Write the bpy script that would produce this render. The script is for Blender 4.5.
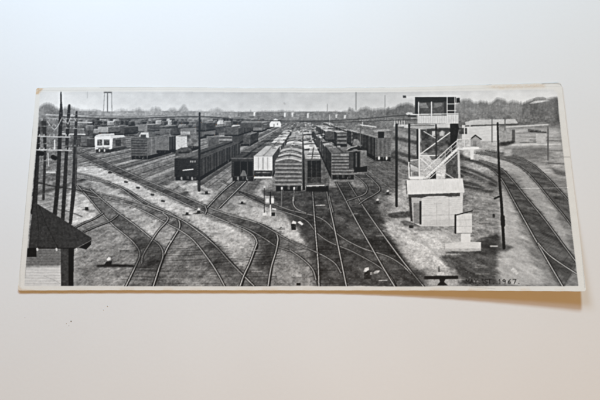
import bpy, bmesh, math, random
import numpy as np
from mathutils import Vector, Euler, Matrix

scene = bpy.context.scene
for o in list(bpy.data.objects): bpy.data.objects.remove(o)

# ---------------------------------------------------------------- camera
FPX, TILT, HGT = 575.0, math.radians(12.4), 0.268      # focal length in 1/600 of the frame, tilt, height above the table
cam_d = bpy.data.cameras.new('camera'); cam = bpy.data.objects.new('camera', cam_d); scene.collection.objects.link(cam)
cam_d.sensor_width = 36.0; cam_d.lens = 36.0 * FPX / 600.0; cam_d.clip_start = 0.01; cam_d.clip_end = 60
CAM = Vector((0, -math.tan(TILT) * HGT, HGT)); cam.location = CAM; cam.rotation_euler = (TILT, 0, 0)
scene.camera = cam

# ---------------------------------------------------------------- world and lamps (a room: daylight from a window behind, a warm room light in front)
world = bpy.data.worlds.new('World'); scene.world = world; world.use_nodes = True
bg = world.node_tree.nodes['Background']; bg.inputs[0].default_value = (1.0, 0.66, 0.30, 1); bg.inputs[1].default_value = 0.14
def area(name, loc, target, size, power, col, size_y=None):
    d = bpy.data.lights.new(name, 'AREA'); d.shape = 'RECTANGLE'; d.size = size; d.size_y = size_y or size; d.energy = power; d.color = col
    o = bpy.data.objects.new(name, d); scene.collection.objects.link(o); o.location = loc
    o.rotation_euler = (Vector(target) - Vector(loc)).to_track_quat('-Z', 'Y').to_euler()
    return o
area('window_light', (0.1456, 1.033, 0.7125), (0, 0, 0), 0.15, 11.2, (0.60, 0.85, 1.0), 0.15)
area('near_fill_light', (-0.143, 0.341, 0.307), (0, 0, 0), 0.22, 1.42, (0.54, 0.74, 1.0), 0.16)  # cool fill added close by so the table brightens toward the upper left; no second window
area('room_lamp', (0.1414, -0.402, 0.767), (0, 0, 0), 0.3, 2.65, (1.0, 0.555, 0.23))
scene.view_settings.view_transform = 'Standard'; scene.view_settings.look = 'None'
scene.view_settings.exposure = 0.08; scene.view_settings.gamma = 1.0; scene.view_settings.use_curve_mapping = False

# ---------------------------------------------------------------- materials
def mat(name):
    m = bpy.data.materials.new(name); m.use_nodes = True
    return m, m.node_tree.nodes, m.node_tree.links, m.node_tree.nodes['Principled BSDF']
def node(ns, t, **kw):
    n = ns.new(t)
    for k, v in kw.items(): setattr(n, k, v)
    return n
M_table, ns, ln, b = mat('white_laminate')
tc = node(ns, 'ShaderNodeTexCoord')
n1 = node(ns, 'ShaderNodeTexNoise'); n1.inputs['Scale'].default_value = 7; n1.inputs['Detail'].default_value = 5; ln.new(tc.outputs['Object'], n1.inputs['Vector'])
n2 = node(ns, 'ShaderNodeTexNoise'); n2.inputs['Scale'].default_value = 620; n2.inputs['Detail'].default_value = 3; ln.new(tc.outputs['Object'], n2.inputs['Vector'])
r1 = node(ns, 'ShaderNodeValToRGB'); r1.color_ramp.elements[0].color = (.755, .75, .735, 1); r1.color_ramp.elements[1].color = (.80, .797, .785, 1)
r1.color_ramp.elements[0].position = .3; r1.color_ramp.elements[1].position = .7
ln.new(n1.outputs['Fac'], r1.inputs['Fac'])
mx = node(ns, 'ShaderNodeMix', data_type='RGBA', blend_type='MULTIPLY'); mx.inputs[0].default_value = 1
r2 = node(ns, 'ShaderNodeValToRGB'); r2.color_ramp.elements[0].color = (.975, .975, .975, 1); r2.color_ramp.elements[1].color = (1, 1, 1, 1)
ln.new(n2.outputs['Fac'], r2.inputs['Fac']); ln.new(r1.outputs['Color'], mx.inputs[6]); ln.new(r2.outputs['Color'], mx.inputs[7]); ln.new(mx.outputs[2], b.inputs['Base Color'])
b.inputs['Roughness'].default_value = .55; b.inputs['Specular IOR Level'].default_value = .3
bp = node(ns, 'ShaderNodeBump'); bp.inputs['Strength'].default_value = .05; bp.inputs['Distance'].default_value = .0004
ln.new(n2.outputs['Fac'], bp.inputs['Height']); ln.new(bp.outputs['Normal'], b.inputs['Normal'])

def printmat(name, rough, spec):
    m, ns, ln, b = mat(name)
    at = node(ns, 'ShaderNodeAttribute'); at.attribute_name = 'print_tone'
    tc = node(ns, 'ShaderNodeTexCoord'); nz = node(ns, 'ShaderNodeTexNoise'); nz.inputs['Scale'].default_value = 2600; nz.inputs['Detail'].default_value = 2
    ln.new(tc.outputs['Object'], nz.inputs['Vector'])
    mr = node(ns, 'ShaderNodeMapRange'); mr.inputs['To Min'].default_value = .93; mr.inputs['To Max'].default_value = 1.06
    ln.new(nz.outputs['Fac'], mr.inputs['Value'])
    mx = node(ns, 'ShaderNodeVectorMath', operation='SCALE'); ln.new(at.outputs['Color'], mx.inputs[0]); ln.new(mr.outputs['Result'], mx.inputs['Scale'])
    ln.new(mx.outputs['Vector'], b.inputs['Base Color'])
    n3 = node(ns, 'ShaderNodeTexNoise'); n3.inputs['Scale'].default_value = 45; n3.inputs['Detail'].default_value = 4; ln.new(tc.outputs['Object'], n3.inputs['Vector'])
    r3 = node(ns, 'ShaderNodeMapRange'); r3.inputs['To Min'].default_value = rough - .08; r3.inputs['To Max'].default_value = rough + .08
    ln.new(n3.outputs['Fac'], r3.inputs['Value']); ln.new(r3.outputs['Result'], b.inputs['Roughness'])
    b.inputs['Specular IOR Level'].default_value = spec
    return m
M_print = printmat('silver_print', .42, .28)
M_border = printmat('paper_border', .6, .25)
M_paper, ns, ln, b = mat('paper_core')
nz = node(ns, 'ShaderNodeTexNoise'); nz.inputs['Scale'].default_value = 160; tc = node(ns, 'ShaderNodeTexCoord'); ln.new(tc.outputs['Object'], nz.inputs['Vector'])
rr = node(ns, 'ShaderNodeValToRGB'); rr.color_ramp.elements[0].color = (.50, .40, .27, 1); rr.color_ramp.elements[1].color = (.70, .63, .52, 1); rr.color_ramp.elements[0].position = .35; rr.color_ramp.elements[1].position = .65
ln.new(nz.outputs['Fac'], rr.inputs['Fac']); ln.new(rr.outputs['Color'], b.inputs['Base Color']); b.inputs['Roughness'].default_value = .8
M_dirt, ns, ln, b = mat('dirt_grain')
nz = node(ns, 'ShaderNodeTexNoise'); nz.inputs['Scale'].default_value = 3000; tc = node(ns, 'ShaderNodeTexCoord'); ln.new(tc.outputs['Object'], nz.inputs['Vector'])
rr = node(ns, 'ShaderNodeValToRGB'); rr.color_ramp.elements[0].color = (.05, .048, .045, 1); rr.color_ramp.elements[1].color = (.16, .15, .14, 1)
ln.new(nz.outputs['Fac'], rr.inputs['Fac']); ln.new(rr.outputs['Color'], b.inputs['Base Color'])
M_pale = M_dirt.copy(); M_pale.name = 'pale_grain'
for e, c in zip(M_pale.node_tree.nodes['Color Ramp'].color_ramp.elements, ((.52, .51, .50, 1), (.68, .67, .66, 1))): e.color = c

# ---------------------------------------------------------------- the white table top
bm = bmesh.new()
bmesh.ops.create_cube(bm, size=1.0, matrix=Matrix.Translation((0, .1, -.015)) @ Matrix.Diagonal((2.4, 1.6, .03, 1)))
bmesh.ops.bevel(bm, geom=bm.edges[:], offset=.003, segments=2, affect='EDGES')
me = bpy.data.meshes.new('table_top'); bm.to_mesh(me); bm.free(); me.materials.append(M_table)
table = bpy.data.objects.new('table_top', me); scene.collection.objects.link(table); table['kind'] = 'structure'
TONE = 1.10
# ---------------------------------------------------------------------------
# THE PRINTED PICTURE: the flat black and white print on the old photograph is
# drawn here as grey values (what the silver emulsion looks like), together
# with a number per spot that says which pictured thing the spot belongs to.
# ---------------------------------------------------------------------------
X0, Y0, PW, PH, S = 14.0, 80.0, 578, 216, 4
CW, CH = PW * S, PH * S
rng = np.random.RandomState(7)
GX = (np.arange(CW, dtype=np.float32) + 0.5) / S + X0
GY = (np.arange(CH, dtype=np.float32) + 0.5) / S + Y0

def vnoise(x, y, seed):
    r = np.random.RandomState(seed).rand(256, 256).astype(np.float32)
    xi = np.floor(x).astype(np.int32); yi = np.floor(y).astype(np.int32)
    fx = (x - xi).astype(np.float32); fy = (y - yi).astype(np.float32)
    fx = fx * fx * (3 - 2 * fx); fy = fy * fy * (3 - 2 * fy)
    a = r[yi & 255, xi & 255]; b = r[yi & 255, (xi + 1) & 255]
    c = r[(yi + 1) & 255, xi & 255]; d = r[(yi + 1) & 255, (xi + 1) & 255]
    return (a + (b - a) * fx) * (1 - fy) + (c + (d - c) * fx) * fy - 0.5

def fbm(x, y, seed, octs=4, gain=0.55):
    t = 0; a = 1.0; n = 0
    for k in range(octs):
        t = t + a * vnoise(x * 2 ** k + 17.3 * k, y * 2 ** k + 5.1 * k, seed + k)
        n += a; a *= gain
    return t / n * 2.2

MX, MY = np.meshgrid(GX, GY)
_d = np.maximum(MY - 106.0, 4.0)
GLAT = (MX - 302.0) / _d * 9.4              # metres to the side, on the pictured ground
GDEP = 5640.0 / _d                          # metres away, on the pictured ground
NG = fbm(GLAT * 1.0 + 200, GDEP * 0.36, 11, 5, 0.75)       # patchy ballast seen at a slant
NGB = fbm(GLAT * 0.22 + 90, GDEP * 0.16, 31, 4, 0.6)
NF = fbm(MX * 0.55, MY * 0.75, 51, 4, 0.7)                 # twigs and leaves
NB = fbm(MX * 0.12, MY * 0.16, 71, 4, 0.6)
NS = fbm(MX * 0.16, MY * 0.95, 91, 4, 0.7)                 # streaks lying flat
NJ = fbm(MX * 0.22, MY * 0.33, 111, 3, 0.75)               # clutter of the far yard

G = np.full((CH, CW), 205.0, np.float32)
ID = np.zeros((CH, CW), np.int32)
PIECES = [('white_border', None, None)]
CUR = 0
def piece(name, parent=None, label=None):
    global CUR
    PIECES.append((name, parent, label)); CUR = len(PIECES) - 1
    return CUR

def box(x0, y0, x1, y1):
    a = max(int((x0 - X0) * S) - 1, 0); b = min(int((x1 - X0) * S) + 2, CW)
    c = max(int((y0 - Y0) * S) - 1, 0); d = min(int((y1 - Y0) * S) + 2, CH)
    return (slice(c, max(d, c)), slice(a, max(b, a)))
def pmask(pts):
    p = np.asarray(pts, np.float32)
    sl = box(p[:, 0].min(), p[:, 1].min(), p[:, 0].max(), p[:, 1].max())
    x = GX[sl[1]][None, :]; y = GY[sl[0]][:, None]
    m = np.zeros((y.shape[0], x.shape[1]), bool)
    n = len(p)
    for i in range(n):
        ax, ay = p[i]; bx, by = p[(i + 1) % n]
        if ay == by: continue
        c = ((ay <= y) & (by > y)) | ((by <= y) & (ay > y))
        m ^= c & (x < ax + (y - ay) * (bx - ax) / (by - ay))
    return sl, m
def put(sl, m, g, tex=None, amp=0.0, a=1.0, own=True):
    if m.size == 0: return
    v = np.full(m.shape, g, np.float32) if np.isscalar(g) else g
    if tex is not None: v = v + amp * tex[sl]
    t = G[sl]; t[m] = t[m] * (1 - a) + v[m] * a
    if own: ID[sl][m] = CUR
def P(pts, g, tex=None, amp=0.0, a=1.0, own=True):
    sl, m = pmask(pts); put(sl, m, g, tex, amp, a, own)
def R(x0, y0, x1, y1, g, tex=None, amp=0.0, a=1.0, own=True):
    P([(x0, y0), (x1, y0), (x1, y1), (x0, y1)], g, tex, amp, a, own)
def Lmask(pts, w):
    p = np.asarray(pts, np.float32); n = len(p)
    ws = np.full(n, w if np.isscalar(w) else w[0], np.float32) if np.isscalar(w) or len(w) == 1 else np.interp(np.linspace(0, 1, n), np.linspace(0, 1, len(w)), w)
    h = ws.max()
    sl = box(p[:, 0].min() - h, p[:, 1].min() - h, p[:, 0].max() + h, p[:, 1].max() + h)
    m = np.zeros(G[sl].shape, bool)
    for i in range(n - 1):
        (ax, ay), (bx, by) = p[i], p[i + 1]
        s2 = box(min(ax, bx) - h, min(ay, by) - h, max(ax, bx) + h, max(ay, by) + h)
        x = GX[s2[1]][None, :]; y = GY[s2[0]][:, None]
        if x.size == 0 or y.size == 0: continue
        dx, dy = bx - ax, by - ay; q = dx * dx + dy * dy + 1e-9
        t = np.clip(((x - ax) * dx + (y - ay) * dy) / q, 0, 1)
        d = (x - ax - t * dx) ** 2 + (y - ay - t * dy) ** 2
        ww = (ws[i] + (ws[i + 1] - ws[i]) * t) * 0.5
        m[s2[0].start - sl[0].start:s2[0].stop - sl[0].start, s2[1].start - sl[1].start:s2[1].stop - sl[1].start] |= d < ww * ww
    return sl, m
def L(pts, w, g, tex=None, amp=0.0, a=1.0, own=True):
    sl, m = Lmask(pts, w); put(sl, m, g, tex, amp, a, own)
def blur1(a, r, ax):
    if r < 1: return a
    a = np.moveaxis(a, ax, 0)
    p = np.concatenate([np.repeat(a[:1], r + 1, 0), a, np.repeat(a[-1:], r, 0)])
    c = np.cumsum(p, 0, dtype=np.float64)
    return np.moveaxis(((c[2 * r + 1:] - c[:-2 * r - 1]) / (2 * r + 1)).astype(np.float32), 0, ax)
def blur(a, rx, ry, n=2):
    for _ in range(n): a = blur1(blur1(a, rx, 1), ry, 0)
    return a
def soft(pts, g, rad=3.0, tex=None, amp=0.0, a=1.0, ragged=0.0, ry=None, line=None):
    # a patch with a feathered or ragged edge (never changes what a spot belongs to)
    p = np.asarray(pts, np.float32); ry = rad * 0.6 if ry is None else ry; e = 3 * rad + (line or 0)
    sl = box(p[:, 0].min() - e, p[:, 1].min() - e, p[:, 0].max() + e, p[:, 1].max() + e)
    f = np.zeros(G[sl].shape, np.float32)
    s2, m = pmask(pts) if line is None else Lmask(pts, line)
    f[s2[0].start - sl[0].start:s2[0].start - sl[0].start + m.shape[0], s2[1].start - sl[1].start:s2[1].start - sl[1].start + m.shape[1]] = m
    f = blur(f, int(rad * S), int(ry * S))
    if ragged: f = np.clip((f + ragged * NG[sl] * 4 * f * (1 - f) * 1.6 - 0.5) * 1.45 + 0.5, 0, 1)
    f = f * a; v = g if tex is None else g + amp * tex[sl]
    G[sl] = G[sl] * (1 - f) + v * f
def curve(pts, n=7):
    p = [np.array(q, float) for q in pts]; p = [2 * p[0] - p[1]] + p + [2 * p[-1] - p[-2]]; o = []
    for i in range(1, len(p) - 2):
        for k in range(n):
            t = k / n
            o.append(0.5 * (2 * p[i] + (p[i + 1] - p[i - 1]) * t + (2 * p[i - 1] - 5 * p[i] + 4 * p[i + 1] - p[i + 2]) * t * t
                            + (3 * p[i] - p[i - 1] - 3 * p[i + 1] + p[i + 2]) * t ** 3))
    o.append(p[-2]); return np.array(o)

# ---- sky, far trees, far land -------------------------------------------------
piece('pictured_sky')
P([(39.8, 91.8), (100, 91.4), (165, 91.4), (240, 92), (330, 92.2), (400, 91.8), (465, 90.8), (520, 89.6), (557, 89), (559.5, 122), (36, 130)], 190)
sl = box(30, 88, 562, 126)
G[sl] = np.where(ID[sl] == CUR, np.interp(MX[sl], [36, 60, 130, 200, 260, 380, 440, 500, 560], [200, 203, 194, 186, 182, 184, 194, 203, 206])
                 + np.interp(MY[sl], [90, 94, 104, 112], [-9, -3, 4, 12]) + 7 * NB[sl], G[sl])
piece('far_land')
P([(38.5, 110), (100, 111.5), (180, 111), (240, 112), (320, 111.5), (400, 112), (480, 112), (558.5, 112), (561, 136), (36, 140)], 118, NJ, 24)
for i in range(420):                               # roofs, gaps and walls of the distant town
    x = rng.uniform(80, 410); y = 112 + abs(rng.randn()) * 3.6
    if y > 122: continue
    w = rng.uniform(1, 6); h = rng.uniform(0.5, 1.7)
    R(x, y, x + w, y + h, rng.choice([72, 88, 100, 118, 138, 152, 168], p=[.15, .2, .2, .2, .12, .08, .05]), a=0.6, own=False)
NTRUNK = fbm(MX * 0.9, MY * 0.22, 201, 3, 0.8)
NW = fbm(MX * 0.3, MY * 1.3, 221, 4, 0.8); NV = fbm(MX * 1.3, MY * 0.25, 231, 4, 0.8)
def trees(pts, g, rag=1.6, label=None):
    piece('tree_line', None, label)
    top = curve(pts, 10); x = GX
    ty = np.interp(x, top[:, 0], top[:, 1]) + .4; by = pts[0][2] if len(pts[0]) > 2 else 117
    rough = fbm(x * 0.35, x * 0 + 3.3, 131, 4, 0.8) * rag * 1.2 + fbm(x * 1.3, x * 0 + 9.3, 137, 3, 0.9) * 1.3
    m = (MY > (ty - rough)[None, :]) & (MY < by) & (MX > pts[0][0]) & (MX < pts[-1][0])
    sl = (slice(None), slice(None))
    soften = np.clip((MY - (ty - rough)[None, :]) / 2.8, 0.42, 1) * np.clip(1.05 + 0.5 * NF, .5, 1)
    v = g - 4 + 34 * NF + 16 * NB + 13 * NTRUNK
    G[m] = (G * (1 - soften) + v * soften)[m]; ID[m] = CUR
def T(a, by): return [(p[0], p[1], by) for p in a]
trees(T([(38, 106), (45, 102), (52, 103), (58, 107), (66, 110)], 119), 126, 1.2)
trees(T([(60, 109), (66, 106), (74, 106), (82, 109), (95, 109), (103, 110)], 118), 138, 1.2)
trees(T([(96, 109), (112, 111), (118, 108), (124, 107.5), (130, 110), (136, 107.5), (141, 107.5), (146, 110), (152, 107), (157, 105.6), (162, 109), (166, 111)], 117), 154, 1.2)
trees(T([(165, 110), (174, 106.5), (178, 109), (183, 104), (186, 105), (190, 110), (200, 109), (206, 110.5), (217, 107), (222, 109), (226, 110), (240, 111)], 117), 148, 1.0)
trees(T([(238, 111), (260, 110.6), (285, 110), (316, 111.5)], 116), 122, 1.0)
trees(T([(312, 111.5), (322, 110.4), (335, 111), (345, 110), (351, 107), (356, 110.5), (362, 107), (368, 106), (374, 107.5), (380, 107.5), (392, 107)], 121), 122, 1.4)
trees(T([(386, 108), (394, 106), (400, 103), (407, 101.8), (412, 103), (418, 107)], 124), 108, 1.0, 'rounded dark tree mass left of the control tower')
trees(T([(455, 101), (462, 99), (469, 97.5), (475, 101), (484, 99.5), (490, 101.5), (497, 97.2), (503, 98), (508, 101), (513, 99.5), (520, 101), (530, 101), (540, 102), (546, 103)], 121), 124, 1.6)
trees(T([(522, 103), (528, 99.5), (533, 98), (540, 98.4), (547, 97.6), (553, 96.4), (558.6, 96.4)], 130), 112, 1.0, 'darker trees at the right edge of the picture')
soft([(554, 97), (558, 97), (561, 128), (556, 128)], 88, 1.4, NF, 16, 0.8)
piece('hill_building', None, 'dark roof with a pale wall among the trees')
P([(533, 98.8), (536, 97.2), (543, 96.8), (546, 98), (546, 100), (533, 100.6)], 112, NF, 30, .6)
P([(529, 103.6), (534, 101.2), (546, 99.9), (550, 100.8), (534, 103.4)], 178, NF, 40, own=False)
piece('water_tower', None, 'tall water tower on thin legs')
R(103.8, 91.5, 112, 93, 92); L([(104.6, 92), (103.4, 113.5)], .55, 128); L([(107.6, 92), (107.6, 112)], 1.0, 112); L([(111.6, 92), (112, 113)], .55, 122)
for x, y0, y1, g in ((356, 92, 110, 128), (385, 95.5, 107, 152), (327.3, 104, 112, 146), (87.3, 92, 98, 172)):
    piece('far_pole'); L([(x, y0), (x, y1)], 0.8, g)

# ---- the ground ---------------------------------------------------------------
piece('ground')
P([(36.8, 121), (130, 119.5), (240, 120.5), (302, 121), (400, 122), (460, 121), (561, 122), (579, 286.2), (24.2, 286)], 112)
gm = ID == CUR
base = np.where(MX < 310, 143, 124) + 30 * NG + 14 * NGB
far = np.clip((150 - MY) / 30, 0, 1)
base = base * (1 - far) + (105 + 38 * NJ) * far
G[gm] = base[gm]
YARD = []
# rails of the far yard, running to the vanishing point: left of the rows and between them
lat = (MX - 302.0) / np.maximum(MY - 116.0, 1.0)
st = np.sin(lat * 9.5) * 0.6 + np.sin(lat * 23 + 1.3) * 0.4
reg = gm & (MY > 121) & (MY < 196) & (MX < 300)
w = np.clip((MY - 121) / 12, 0, 1)
G[reg] = (G * (1 - 0.8 * w) + (108 + 46 * st + 26 * NG) * 0.8 * w)[reg]
for l0 in np.arange(1.22, 2.6, .17):
    pts = [(302 + (l0 + rng.uniform(-.01, .01)) * (y - 116), y) for y in np.linspace(134, 196, 7)]
    pts = [p for p in pts if 352 < p[0] < 400]
    if len(pts) > 1: YARD.append(pts)
for k in range(46):                                # thin bright and dark rails there
    l0 = -7.5 + k * 0.155 + rng.uniform(-.03, .03)
    ya, yb = 124, 190
    pts = [(302 + l0 * (y - 116), y) for y in np.linspace(ya, yb, 6)]
    pts = [p for p in pts if 76 < p[0] < 300]
    if len(pts) > 1: L(pts, [.35, .8], 158 if k % 3 == 0 else 66, a=0.55, own=False)
def gnd(pts, g, rad=3, a=.85, amp=26, rag=.8): soft(pts, g + (22 if g > 100 else 0), rad * .8, NG, amp, min(1, a + .1), rag)
# pale ballast and earth
gnd([(74, 168), (92, 165), (112, 172), (138, 184), (165, 197), (205, 217), (240, 232), (252, 240), (236, 246), (205, 226), (178, 214), (160, 206), (130, 191), (108, 181), (74, 178)], 160, 2.2)
gnd([(183, 221), (205, 222), (240, 236), (256, 244), (250, 262), (236, 268), (218, 246), (200, 232)], 146, 3)
gnd([(92, 176), (104, 184), (118, 190), (132, 201), (112, 196), (92, 190)], 140, 2, .7)
gnd([(70, 184), (88, 188), (108, 203), (118, 220), (104, 212), (88, 210), (66, 214)], 150, 2, .8)
gnd([(70, 205), (96, 214), (84, 222), (72, 226)], 168, 2, .8)
gnd([(76, 230), (108, 226), (128, 240), (134, 256), (126, 284), (86, 286), (74, 262)], 108, 4, .9, 44)
gnd([(100, 262), (122, 262), (116, 284), (92, 284)], 128, 4, .7, 34)
gnd([(118, 206), (140, 210), (156, 220), (160, 232), (152, 236), (136, 224)], 140, 2.5, .8)
gnd([(166, 240), (182, 236), (196, 248), (214, 268), (222, 286), (160, 286), (164, 262)], 126, 4, .9, 34)
gnd([(180, 185), (196, 183), (214, 190), (206, 204), (196, 199)], 152, 2, .8)
gnd([(238, 203), (262, 209), (290, 220), (300, 230), (304, 244), (284, 236), (262, 224), (240, 216)], 148, 2.5, .85)
gnd([(282, 244), (302, 258), (312, 274), (308, 286), (272, 286), (276, 262)], 104, 4, .8)
gnd([(246, 242), (256, 246), (250, 262), (244, 274), (232, 262)], 112, 3, .6)
# dark cinders of the middle throat
gnd([(262, 190), (300, 190), (340, 186), (372, 190), (392, 236), (424, 286), (318, 286), (312, 250), (300, 232), (280, 208)], 70, 4, .93, 38)
gnd([(322, 196), (334, 196), (344, 224), (334, 226)], 92, 4, .6, 26)
gnd([(338, 200), (352, 206), (366, 238), (356, 240)], 88, 4, .6, 26)
gnd([(326, 256), (352, 258), (372, 272), (366, 284), (344, 282)], 78, 4, .7, 34)
soft([(356, 158), (397, 150), (398, 186), (384, 196), (368, 194)], 88, 2.5, NG, 24, .85)
for k, pts in enumerate(YARD): soft(pts, 46, .5, NG, 20, .6, line=.9); L(np.array(pts) + .5, .5, (150, 104)[k % 2], a=.7, own=False)
# the open earth round the shack
gnd([(394, 190), (412, 180), (410, 204), (420, 226), (446, 226), (470, 236), (500, 240), (494, 286), (428, 286), (404, 258), (386, 226)], 138, 7, .95, 30, .5)
gnd([(400, 214), (416, 226), (442, 244), (446, 268), (430, 272), (408, 246)], 160, 6, .8, 26, .5)
gnd([(386, 214), (414, 210), (412, 217), (392, 219)], 66, 2, .8)
gnd([(402, 220), (424, 224), (420, 228), (402, 226)], 80, 2, .7)
gnd([(466, 194), (498, 190), (500, 246), (474, 246)], 106, 3, .9, 44)
gnd([(440, 256), (474, 252), (500, 246), (516, 262), (522, 286), (462, 286), (452, 268)], 84, 4, .9, 36)
gnd([(478, 240), (500, 232), (506, 246), (498, 254), (480, 254)], 62, 3, .85)
for i in range(60):                                # streaks of pale dust and dark weeds
    x = rng.uniform(450, 520); y = rng.uniform(196, 284); w = rng.uniform(4, 14)
    soft([(x, y), (x + w, y - .2), (x + w, y + .7), (x, y + .9)], rng.choice([60, 76, 150, 172]), .8, None, 0, .55, ry=.3)
gnd([(500, 186), (512, 200), (520, 226), (532, 256), (546, 286), (496, 286), (500, 250)], 140, 6, .92, 22, .4)
# right hand side beyond the tower
soft([(462, 128), (560, 128), (566, 176), (470, 172)], 168, 3, NS, 30, .9)
soft([(500, 148), (545, 146), (560, 160), (548, 166), (520, 158)], 112, 2.5, NS, 22, .85)
soft([(540, 158), (564, 152), (568, 180), (556, 180)], 150, 2.5, NS, 40, .8)
soft([(551, 168), (566, 172), (567, 176), (556, 175)], 84, 1.4, NS, 20, .8)
gnd([(516, 168), (534, 178), (556, 212), (572, 250), (566, 250), (545, 222), (526, 194)], 128, 3, .9, 20, .4)
for pts, g in (([(462, 138), (500, 141)], 100), ([(500, 133.5), (548, 132.5)], 120), ([(520, 136.5), (560, 138)], 130), ([(505, 127), (548, 124.5)], 205), ([(512, 145), (560, 144)], 196), ([(530, 140), (562, 141)], 112), ([(534, 150), (562, 150.5)], 112), ([(548, 163), (565, 164)], 84)):
    soft(pts, g, .7, NS, 14, .85, line=1.3)
def patch(pts, g, r=1.2, a=.85): soft(pts, g, r, NS, 18, a)

# ---- tracks -------------------------------------------------------------------
def togd(p): d = np.maximum(p[:, 1] - 106, 5); return np.stack([(p[:, 0] - 302) / d * 9.4, 5640 / d], 1)
def topx(q): d = 5640 / q[:, 1]; return np.stack([302 + q[:, 0] * d / 9.4, 106 + d], 1)
def resample(p, n):
    s = np.concatenate([[0], np.cumsum(np.hypot(*np.diff(p, axis=0).T))]); t = np.linspace(0, s[-1], n)
    return np.stack([np.interp(t, s, p[:, 0]), np.interp(t, s, p[:, 1])], 1)
RAILS = []
def track(l, r, bed=70, tie=48, hi=(150, 150), own=True, wide=.05, lo=26, ba=.66, feather=0.0):
    bed = bed + 14
    l, r = curve(l), curve(r); gl, gr = togd(l), togd(r); n = 160
    gl, gr = resample(gl, n), resample(gr, n); c = (gl + gr) / 2; h = (gr - gl)
    h = h / np.maximum(np.hypot(h[:, 0], h[:, 1]), .01)[:, None]
    for q, s in ((wide + .3, .22), (wide, .95)):
        e = np.concatenate([topx(gl - h * q), topx(gr + h * q)[::-1]])
        soft(e, bed, .8 + s * .3 + feather, NG, 52, (ba if c[:, 0].mean() < -1 else .84) * s, 1.3)
    if own:
        piece('track_bed'); P(np.concatenate([topx(gl - h * .3), topx(gr + h * .3)[::-1]]), 0, a=0.0)
    ln = np.sum(np.hypot(*np.diff(c, axis=0).T)); k = max(int(ln / .62), 2)
    tl, tr = resample(gl - h * .36, k), resample(gr + h * .36, k)
    for i in range(k):
        a, b = topx(np.array([tl[i]])), topx(np.array([tr[i]]))
        d = a[0, 1] - 106
        if d < 66 or rng.rand() < .15: continue
        j = rng.uniform(-.08, .1, 2); a = a + (b - a) * j[0]; b = b + (b - a) * j[1]
        L([a[0], b[0]], .3 + d * .004, tie + rng.uniform(-22, 26), NG, 24, a=rng.uniform(.08, .46) * (.5 if a[0, 0] > 470 else 1), own=False)
    RAILS.append((l, hi[0], lo)); RAILS.append((r, hi[1], lo))
def rails():
    for p, hi, lo in RAILS: lay(p, hi, lo)
    RAILS.clear()
def lay(p, hi, lo=30):
    piece('rail')
    d = np.clip((p[:, 1] - 120) / 160, .15, 1); w0, w1 = .85 + .85 * d[0], .85 + .85 * d[-1]
    L(p + np.array([.75, .25]), [w0 * 1.1, w1 * 1.1], lo, a=.95)
    L(p - np.array([.8, .1]), [w0 * .9, w1 * .9], lo + 10, a=.7, own=False)
    lowhi = 158 if p[:, 0].mean() < 300 else 132
    for i in range(len(p) - 1):
        q = np.clip((p[i, 1] - (206 if p[i, 0] < 300 else 190)) / 32, 0, 1)
        L(p[i:i + 2], [w0 * .62 + (w1 - w0) * .62 * i / len(p)], lowhi + (hi - lowhi) * q, NF, 22)
# right main lines, curving away past the tower
track([(470, 152.5), (486, 154.5), (500, 158), (514, 163.5), (526, 171.5), (537, 183), (550, 199), (562, 213), (572, 226)],
      [(486, 150.5), (505, 153.5), (521, 158), (536, 167), (550, 180), (562, 193), (569, 201)], 66, 50, (124, 140), wide=.3, feather=1.6)
track([(470, 160), (490, 168), (502, 180), (515, 203), (530, 230), (546, 258), (563, 287)],
      [(480, 160), (500, 168), (513, 181), (526, 197), (545, 220), (562, 243), (577, 263)], 56, 40, (168, 146), wide=.3, feather=1.4)
rails()
lay(curve([(538, 243), (548, 254), (560, 263), (577, 274)]), 165)
soft([(460, 165), (480, 172), (498, 182), (496, 187), (474, 178), (460, 172)], 62, 1.2, NS, 20, .85)
soft([(462, 180), (478, 184), (486, 189), (474, 190), (462, 186)], 64, 1.2, NS, 20, .85)
soft([(466, 170), (490, 180), (488, 183), (468, 175)], 176, 1, NS, 20, .7)
for k, pts in enumerate(([(460, 158), (480, 163), (500, 172)], [(460, 171), (478, 177), (496, 186)], [(463, 186), (476, 189), (492, 192)])): soft(curve(pts), 66, 1.6, NS, 24, .8, line=2.8); soft(curve(pts) - np.array([0, 2]), 180, .6, NF, 40, .4, line=.8)
# tracks behind the tower
for pts in ([(395, 152), (430, 162), (462, 176)], [(372, 150), (396, 158), (420, 170)], [(395, 138), (440, 148), (470, 160)]):
    soft(pts, 62, 1.2, NS, 16, .85, line=3.4)
for pts in ([(396, 145), (416, 153), (440, 160)], [(396, 132), (420, 140), (450, 148)]):
    soft(pts, 150, 1.2, NS, 24, .75, line=4)
# the ladder track from upper left, and its neighbours
track([(72, 152), (98, 165), (124, 177), (150, 187.5), (169, 196), (188, 205), (206, 213), (232, 224), (247, 231), (254.7, 237), (257, 245), (254, 253), (250, 263), (245, 274), (240.6, 287)],
      [(80, 150), (104, 161), (128, 172), (150, 182), (181, 195), (208, 207), (232, 215.6), (256, 222.5), (273.4, 231), (278, 239), (276, 251), (272, 264), (268.5, 287)], 62, 44, (172, 172), ba=.75)
track([(231, 223), (248, 229), (266, 239.5), (276, 246), (292, 252), (304, 260), (313, 270), (318, 283)],
      [(258, 223), (273, 231), (288, 240), (302, 247), (318, 253), (334, 262.5), (341, 273)], 66, 46, (126, 140))
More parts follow.
